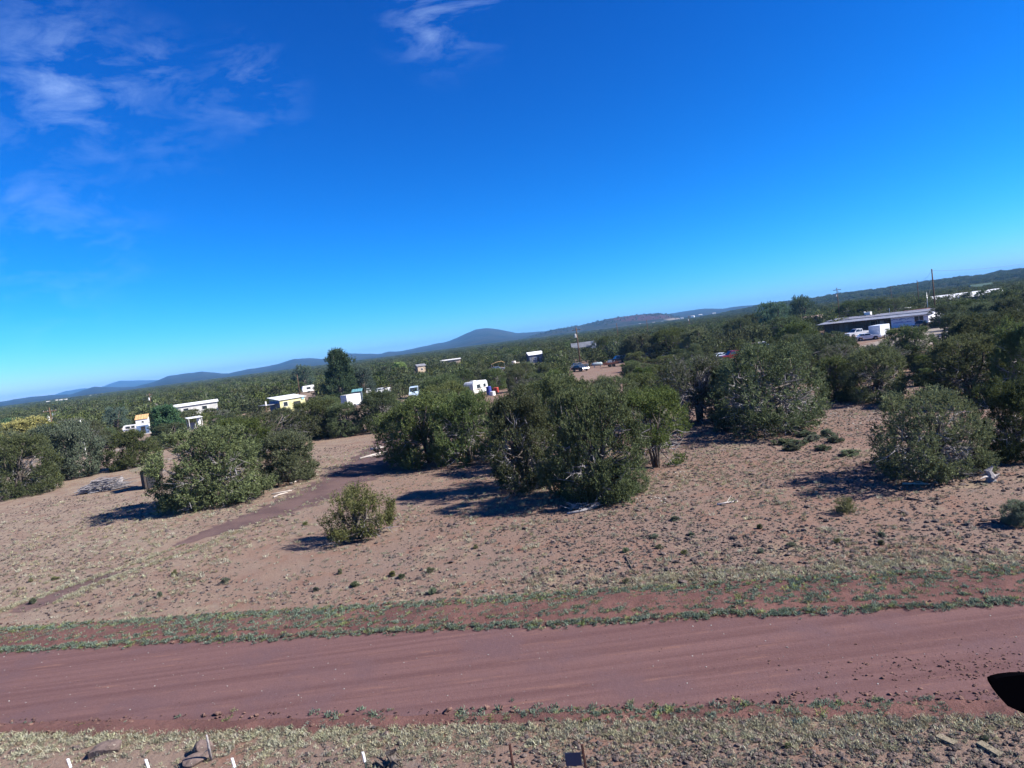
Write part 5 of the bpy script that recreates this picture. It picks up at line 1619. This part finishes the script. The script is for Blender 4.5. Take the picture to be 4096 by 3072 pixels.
# small shrubs one can count
def small_kind(seed, mat, H, Rw, **k):
    return tree_kind('shrub', mat, H, Rw, seed, lobes=16, tufts=16, leaves=7, ll=(.05, .13), dead=0, stems=3, sprig=.1, inner=5, upright=1.2, **k)
KS = [small_kind(201, 'bush', .6, .35), small_kind(202, 'sagebush', .5, .35), small_kind(203, 'sagebush', .5, .4)]
spots = [(1361, 2295), (1264, 2364), (1421, 2346), (1570, 2304), (1607, 2313), (1722, 2290), (1731, 2374), (1903, 2193), (222, 2318), (125, 2327), (639, 2387), (1222, 2100), (130, 2415),
         (2701, 2082), (3039, 2114), (2766, 2142), (2617, 2151), (2636, 2193), (2502, 2207), (3349, 2170), (3525, 2147), (3525, 2179), (3043, 2211), (2506, 2332), (2738, 2216), (3168, 2182),
         (3940, 2960), (3150, 2990), (900, 2330), (700, 2300)]
spots.sort()
for i, (px, py) in enumerate(spots):
    p = G(px, py); d = project(p)[2]
    put_tree(KS[i % 2], p, random.uniform(13, 24) * d / F, random.uniform(18, 32) * d / F, random.uniform(0, 6), 'small_shrub', 'small green shrub on the stony ground, %s from left of the dotted ones' % ORDN(i), 'shrub', 'small shrubs dotted on the stony ground')
for (px, py, hp_, wp_, lab) in ((3381, 2050, 62, 90, 'dark twiggy shrub alone in the right field'), (4075, 2095, 95, 120, 'rounded pale green bush at the right edge of the field')):
    tree_px(KBUSH if px < 3500 else KSAGE, px, py, hp_, wp_, lab, 'bush', 'bush')
for i, (px, py) in enumerate(sorted([(3250, 1762), (3190, 1782), (3130, 1776), (3340, 1768), (3310, 1745), (3220, 1745), (3400, 1820), (3170, 1800), (3290, 1800)])):
    p = G(px, py); d = project(p)[2]
    put_tree(KS[2], p, random.uniform(22, 32) * d / F, random.uniform(60, 90) * d / F, random.uniform(0, 6), 'sage_clump', 'low pale sage clump between the right junipers, %s from left' % ORDN(i), 'shrub', 'sage clumps between the right junipers')

# ------------------------------------------------------------------ dead wood on the ground
def limb(name, label, a, b, r, mat='deadpale', bend=.12, twigs=2, cat='log'):
    a, b = Vector(a), Vector(b)
    c_ = (a + b) / 2 + Vector((random.uniform(-1, 1) * bend, random.uniform(-1, 1) * bend, 0))
    t = thing(name, label, cat, (a.x, a.y, 0))
    o_ = Vector((a.x, a.y, 0))
    MB().tube([a - o_ + Vector((0, 0, r)), c_ - o_ + Vector((0, 0, r * 1.1)), b - o_ + Vector((0, 0, r * .8))], [r, r * .85, r * .5], 8).build('trunk', M[mat], t, smooth=True)
    for k in range(twigs):
        s_ = a.lerp(b, random.uniform(.4, .95)) - o_; s_.z = r
        e_ = s_ + Vector((random.uniform(-.5, .5), random.uniform(-.5, .5), random.uniform(.03, .2)))
        MB().tube([s_, e_], [r * .4, r * .15], 5).build('branch_stub', M[mat], t)
    return t
limb('fallen_log', 'bleached white log at the upper end of the cinder path', G(1482, 1802), G(1548, 1792), .13)
limb('fallen_log', 'long weathered log lying across the upper end of the path', G(1440, 1838), G(1548, 1808), .09)
limb('fallen_log', 'thin weathered pole just below the long log at the path end', G(1470, 1832), G(1545, 1815), .06)
limb('fallen_log', 'short bleached stick under the rounded juniper by the path', G(1160, 1937), G(1195, 1925), .07)
limb('fallen_log', 'weathered pole on the left edge of the path, lower of two', G(1095, 1992), G(1150, 1972), .06)
limb('fallen_log', 'weathered pole on the left edge of the path, upper of two', G(1085, 1980), G(1168, 1964), .05)
limb('dead_branch', 'bleached dead branch lying in the open right field', G(2870, 2022), G(2952, 2008), .05, twigs=3, cat='branch')
limb('dead_branch', 'dead branch below the sprawling right juniper', G(3610, 1938), G(3720, 1940), .05, twigs=4, cat='branch')
limb('fallen_log', 'dry log under the front of the central clump', G(2270, 2060), G(2390, 2030), .07, 'dead', twigs=4)
limb('dead_branch', 'short dark stick in the right field below the sprawling juniper', G(3630, 1998), G(3690, 2003), .045, 'bark', twigs=1, cat='branch')
# brush pile: branches heaped on each other
bp = thing('brush_pile', 'heap of bleached dead branches left of the lean-to shed', 'brush pile', G(400, 1965), 0)
for k in range(120):
    L_ = random.uniform(.9, 2.4)
    a_ = random.uniform(-.5, .7)
    x0 = random.uniform(-2.0, 1.2); y0 = random.uniform(-.8, .8)
    hmax = 1.15 * max(.1, 1 - abs(x0 + .2) / 2.4)
    z0 = random.uniform(.04, hmax)
    a = Vector((x0, y0, z0)); b = a + Vector((math.cos(a_) * L_, math.sin(a_) * L_ * .5, random.uniform(-.3, .35))); b.z = max(.04, b.z)
    c_ = (a + b) / 2 + Vector((random.uniform(-.15, .15), random.uniform(-.15, .15), random.uniform(0, .15)))
    MB().tube([a, c_, b], [random.uniform(.04, .075), .042, .016], 5).build('branch', M['dead'], bp)
MB().tube([(1.4, .2, 0), (1.7, .3, .5), (2.1, .2, .95)], [.3, .26, .14], 8).build('stump', M['dead'], bp, smooth=True)
def stump(label, p, s, mat='dead'):
    t = thing('tree_stump', label, 'stump', p)
    MB().tube([(0, 0, -.05), (.05, 0, .25 * s), (-.05, .05, .6 * s), (.15, 0, .85 * s)], [.3 * s, .22 * s, .2 * s, .06 * s], 8).build('trunk', M[mat], t)
    for k in range(6):
        a = k * 1.05 + random.uniform(-.3, .3); l = random.uniform(.4, .9) * s
        MB().tube([(0, 0, random.uniform(.1, .5) * s), (math.cos(a) * l * .5, math.sin(a) * l * .5, random.uniform(.1, .5) * s), (math.cos(a) * l, math.sin(a) * l, random.uniform(.0, .6) * s)], [.1 * s, .07 * s, .02 * s], 6).build('root', M[mat if k % 2 == 0 or mat == 'bark' else 'deadpale'], t)
stump('bleached twisted stump at the right side of the field', G(3962, 1925), .8)
stump('dark root stump at the bottom edge beside a white-tipped post', G(1570, 3065), .45, 'bark')
twg = thing('twig_heap', 'grey twig heap at the foot of the central clump', 'brush pile', G(2330, 2040), 0)
for k in range(34):
    a = Vector((random.uniform(-.6, .6), random.uniform(-.4, .4), random.uniform(.02, .3))); b = a + Vector((random.uniform(-.7, .7), random.uniform(-.4, .4), random.uniform(-.1, .3))); b.z = max(.02, b.z)
    MB().tube([a, b], [.022, .008], 4).build('twig', M['dead'], twg)

# ------------------------------------------------------------------ foreground: boulders, fence posts, sign, boards
def boulder(label, p, s, seed, rz):
    t = thing('boulder', label, 'rock', p, rz)
    me = rock_mesh(seed, M['boulder'], 3, .62, .05)
    rg = np.random.default_rng(seed)
    for _ in range(9):          # knock flat facets off it
        n_ = Vector(unit(rg.normal(size=3))); k = rg.uniform(.30, .42)
        for v in me.vertices:
            dd = v.co.dot(n_)
            if dd > k: v.co -= n_ * (dd - k)
    inst(me, 'rock', t, (0, 0, 0), (0, 0, 0), s)
    return t
boulder('dark angular boulder at lower left beside the road', G(425, 3010), (.75, .55, .6), 5, .5)
boulder('flat brown stone slab left of the leaning stick', G(780, 3045), (.7, .5, .38), 8, 1.2)
boulder('brown boulder behind the leaning stick at lower left', G(815, 3010), (.55, .45, .75), 12, .2)
boulder('small half-buried dark rock left of the angular boulder', G(318, 2992), (.5, .3, .14), 15, 0)
boulder('small pale rock in front of the angular boulder', G(405, 3035), (.62, .3, .16), 19, .3)
a = G(845, 3040); b = G(826, 2940, .75)
t = thing('leaning_stick', 'bleached grey stick leaning on the boulder at lower left', 'stick', a)
MB().tube([(0, 0, 0), ((b - a) * .5)[:], (b - a)[:]], [.035, .03, .018], 7).build('shaft', M['dead'], t, smooth=True)
MB().tube([((b - a) * .45)[:], (Vector((-.14, .02, -.02)) + (b - a) * .35)[:]], [.014, .006], 5).build('side_twig', M['dead'], t)

def tpost(label, px, py, top=1.25, lean=0.0, white=True):
    p = G(px, py, top); base = Vector((p.x + lean * top, p.y, 0))
    t = thing('fence_post', label, 'fence post', base)
    def sec(z0, z1, mat, nm, g=0):
        mb = MB()
        for (x0, x1, y0, y1) in ((-.02 - g, .02 + g, -.004 - g, .004 + g), (-.004 - g, .004 + g, -.032 - g, -.004 - g)):
            k0, k1 = -lean * z0, -lean * z1
            mb.add([(x0 + k0, y0, z0), (x1 + k0, y0, z0), (x1 + k0, y1, z0), (x0 + k0, y1, z0), (x0 + k1, y0, z1), (x1 + k1, y0, z1), (x1 + k1, y1, z1), (x0 + k1, y1, z1)],
                   [(0, 3, 2, 1), (4, 5, 6, 7), (0, 1, 5, 4), (1, 2, 6, 5), (2, 3, 7, 6), (3, 0, 4, 7)])
        return mb.build(nm, mat, t)
    if white:
        sec(-.3, top - .2, paint((.05, .07, .06), .6), 'shaft')
        sec(top - .2, top, paint((.85, .85, .85), .4, var=.03), 'white_tip', .004)
    else:
        sec(-.3, top, paint((.13, .055, .04), .8, var=.4, scale=8), 'shaft', .004)
    return t
tpost('white-tipped metal fence post at the bottom edge, first from left', 271, 3035, lean=.17)
tpost('white-tipped metal fence post at the bottom edge, second from left', 583, 3037, lean=.15)
tpost('white-tipped metal fence post at the bottom edge, third from left', 928, 3032, lean=.12)
tpost('white-tipped metal fence post at the bottom edge, fourth from left', 1451, 3008, lean=.08)
tpost('rusty brown metal fence post left of the dark blue plate', 2038, 2975, lean=.02, white=False)
tpost('rusty brown metal fence post at the right side of the dark blue plate', 2327, 2976, lean=.04, white=False)
sp = G(2258, 3012, 1.08); sq = G(2322, 3010, 1.08)
t = thing('sign_plate', 'dark blue square plate hung on the rusty fence post', 'sign', sp, math.atan2(sq.y - sp.y, sq.x - sp.x))
wS = (sq - sp).length
MB().box(0, wS, -.004, .004, -.26, 0).build('plate', paint((.035, .06, .11), .35, var=.1), t)
MB().tube([(wS - .02, 0, -.03), (wS + .05, .005, -.03)], [.004, .004], 5).build('wire_tie', STEEL, t)
MB().tube([(wS - .02, 0, -.22), (wS + .06, .005, -.22)], [.004, .004], 5).build('wire_tie', STEEL, t)
for (x0, y0, x1, y1, lab) in ((3750, 2945, 3822, 2975, 'weathered board in the grass at lower right, left of two'), (3915, 2972, 4003, 3020, 'weathered board in the grass at lower right, right of two')):
    a, b = G(x0, y0, .03), G(x1, y1, .03)
    dv = b - a
    t = thing('board', lab, 'board', (a + b) / 2, math.atan2(dv.y, dv.x))
    L_ = dv.length
    MB().box(-L_ / 2, L_ / 2, -.075, .075, -.02, .03).build('plank', M['board'], t, rot=(0, R(2), 0))
    MB().box(-L_ / 2 + .04, -L_ / 2 + .1, -.05, .05, -.029, -.021).build('batten', M['board'], t)
# fallen dark rod in the field
limb('metal_rod', 'dark rod lying in the field just beyond the verge', G(2502, 2228), G(2540, 2298), .03, 'bark', .02, 0, 'rod')

# landing foot of the drone itself, close in front at the lower right
D0 = .5
outl = [(3965, 2726), (3985, 2716), (4022, 2707), (4083, 2700), (4180, 2700), (4300, 2725), (4330, 2800), (4280, 2880), (4180, 2880), (4096, 2854), (4063, 2839), (4030, 2824), (3993, 2784), (3969, 2745)]
def close(px, py, d): return Vector((0, 0, CH)) + ray(px, py) * d
c0 = close(4180, 2800, D0)
t = thing('drone_foot', 'black drone landing foot poking in at the lower right edge', 'drone part', c0)
front = [close(x, y, D0) - c0 for x, y in outl]
cen = sum(front, Vector()) / len(front)
backp = [cen + (q - cen) * .8 + _fw * .012 for q in front]
n = len(front)
MB().add(front + backp, [tuple(range(n)), tuple(range(2 * n - 1, n - 1, -1))] + [(i, i + n, (i + 1) % n + n, (i + 1) % n) for i in range(n)]).build('pad', paint((.002, .002, .003), .9, var=.1, spec=.0), t)
MB().tube([(close(4250, 2790, D0) - c0) + _fw * .006, (close(4700, 2500, D0 * .9) - c0)], [.006, .008], 10).build('strut', paint((.002, .002, .003), .9, var=.1, spec=.0), t, smooth=True)

# ------------------------------------------------------------------ haze: clear desert air that greys the far hills to blue
hz = MB().box(-14000, 14000, -14000, 14000, -6, 185).build('haze', None if False else bpy.data.materials.new('air'))
hm = hz.data.materials[0]
hm.use_nodes = True
hm.node_tree.nodes.clear()
ho = hm.node_tree.nodes.new('ShaderNodeOutputMaterial')
hv = hm.node_tree.nodes.new('ShaderNodeVolumePrincipled')
hv.inputs['Color'].default_value = (.17, .47, .90, 1)
hv.inputs['Density'].default_value = .0001
hv.inputs['Anisotropy'].default_value = .0
hm.node_tree.links.new(hv.outputs[0], ho.inputs['Volume'])
tag(hz, kind='stuff')
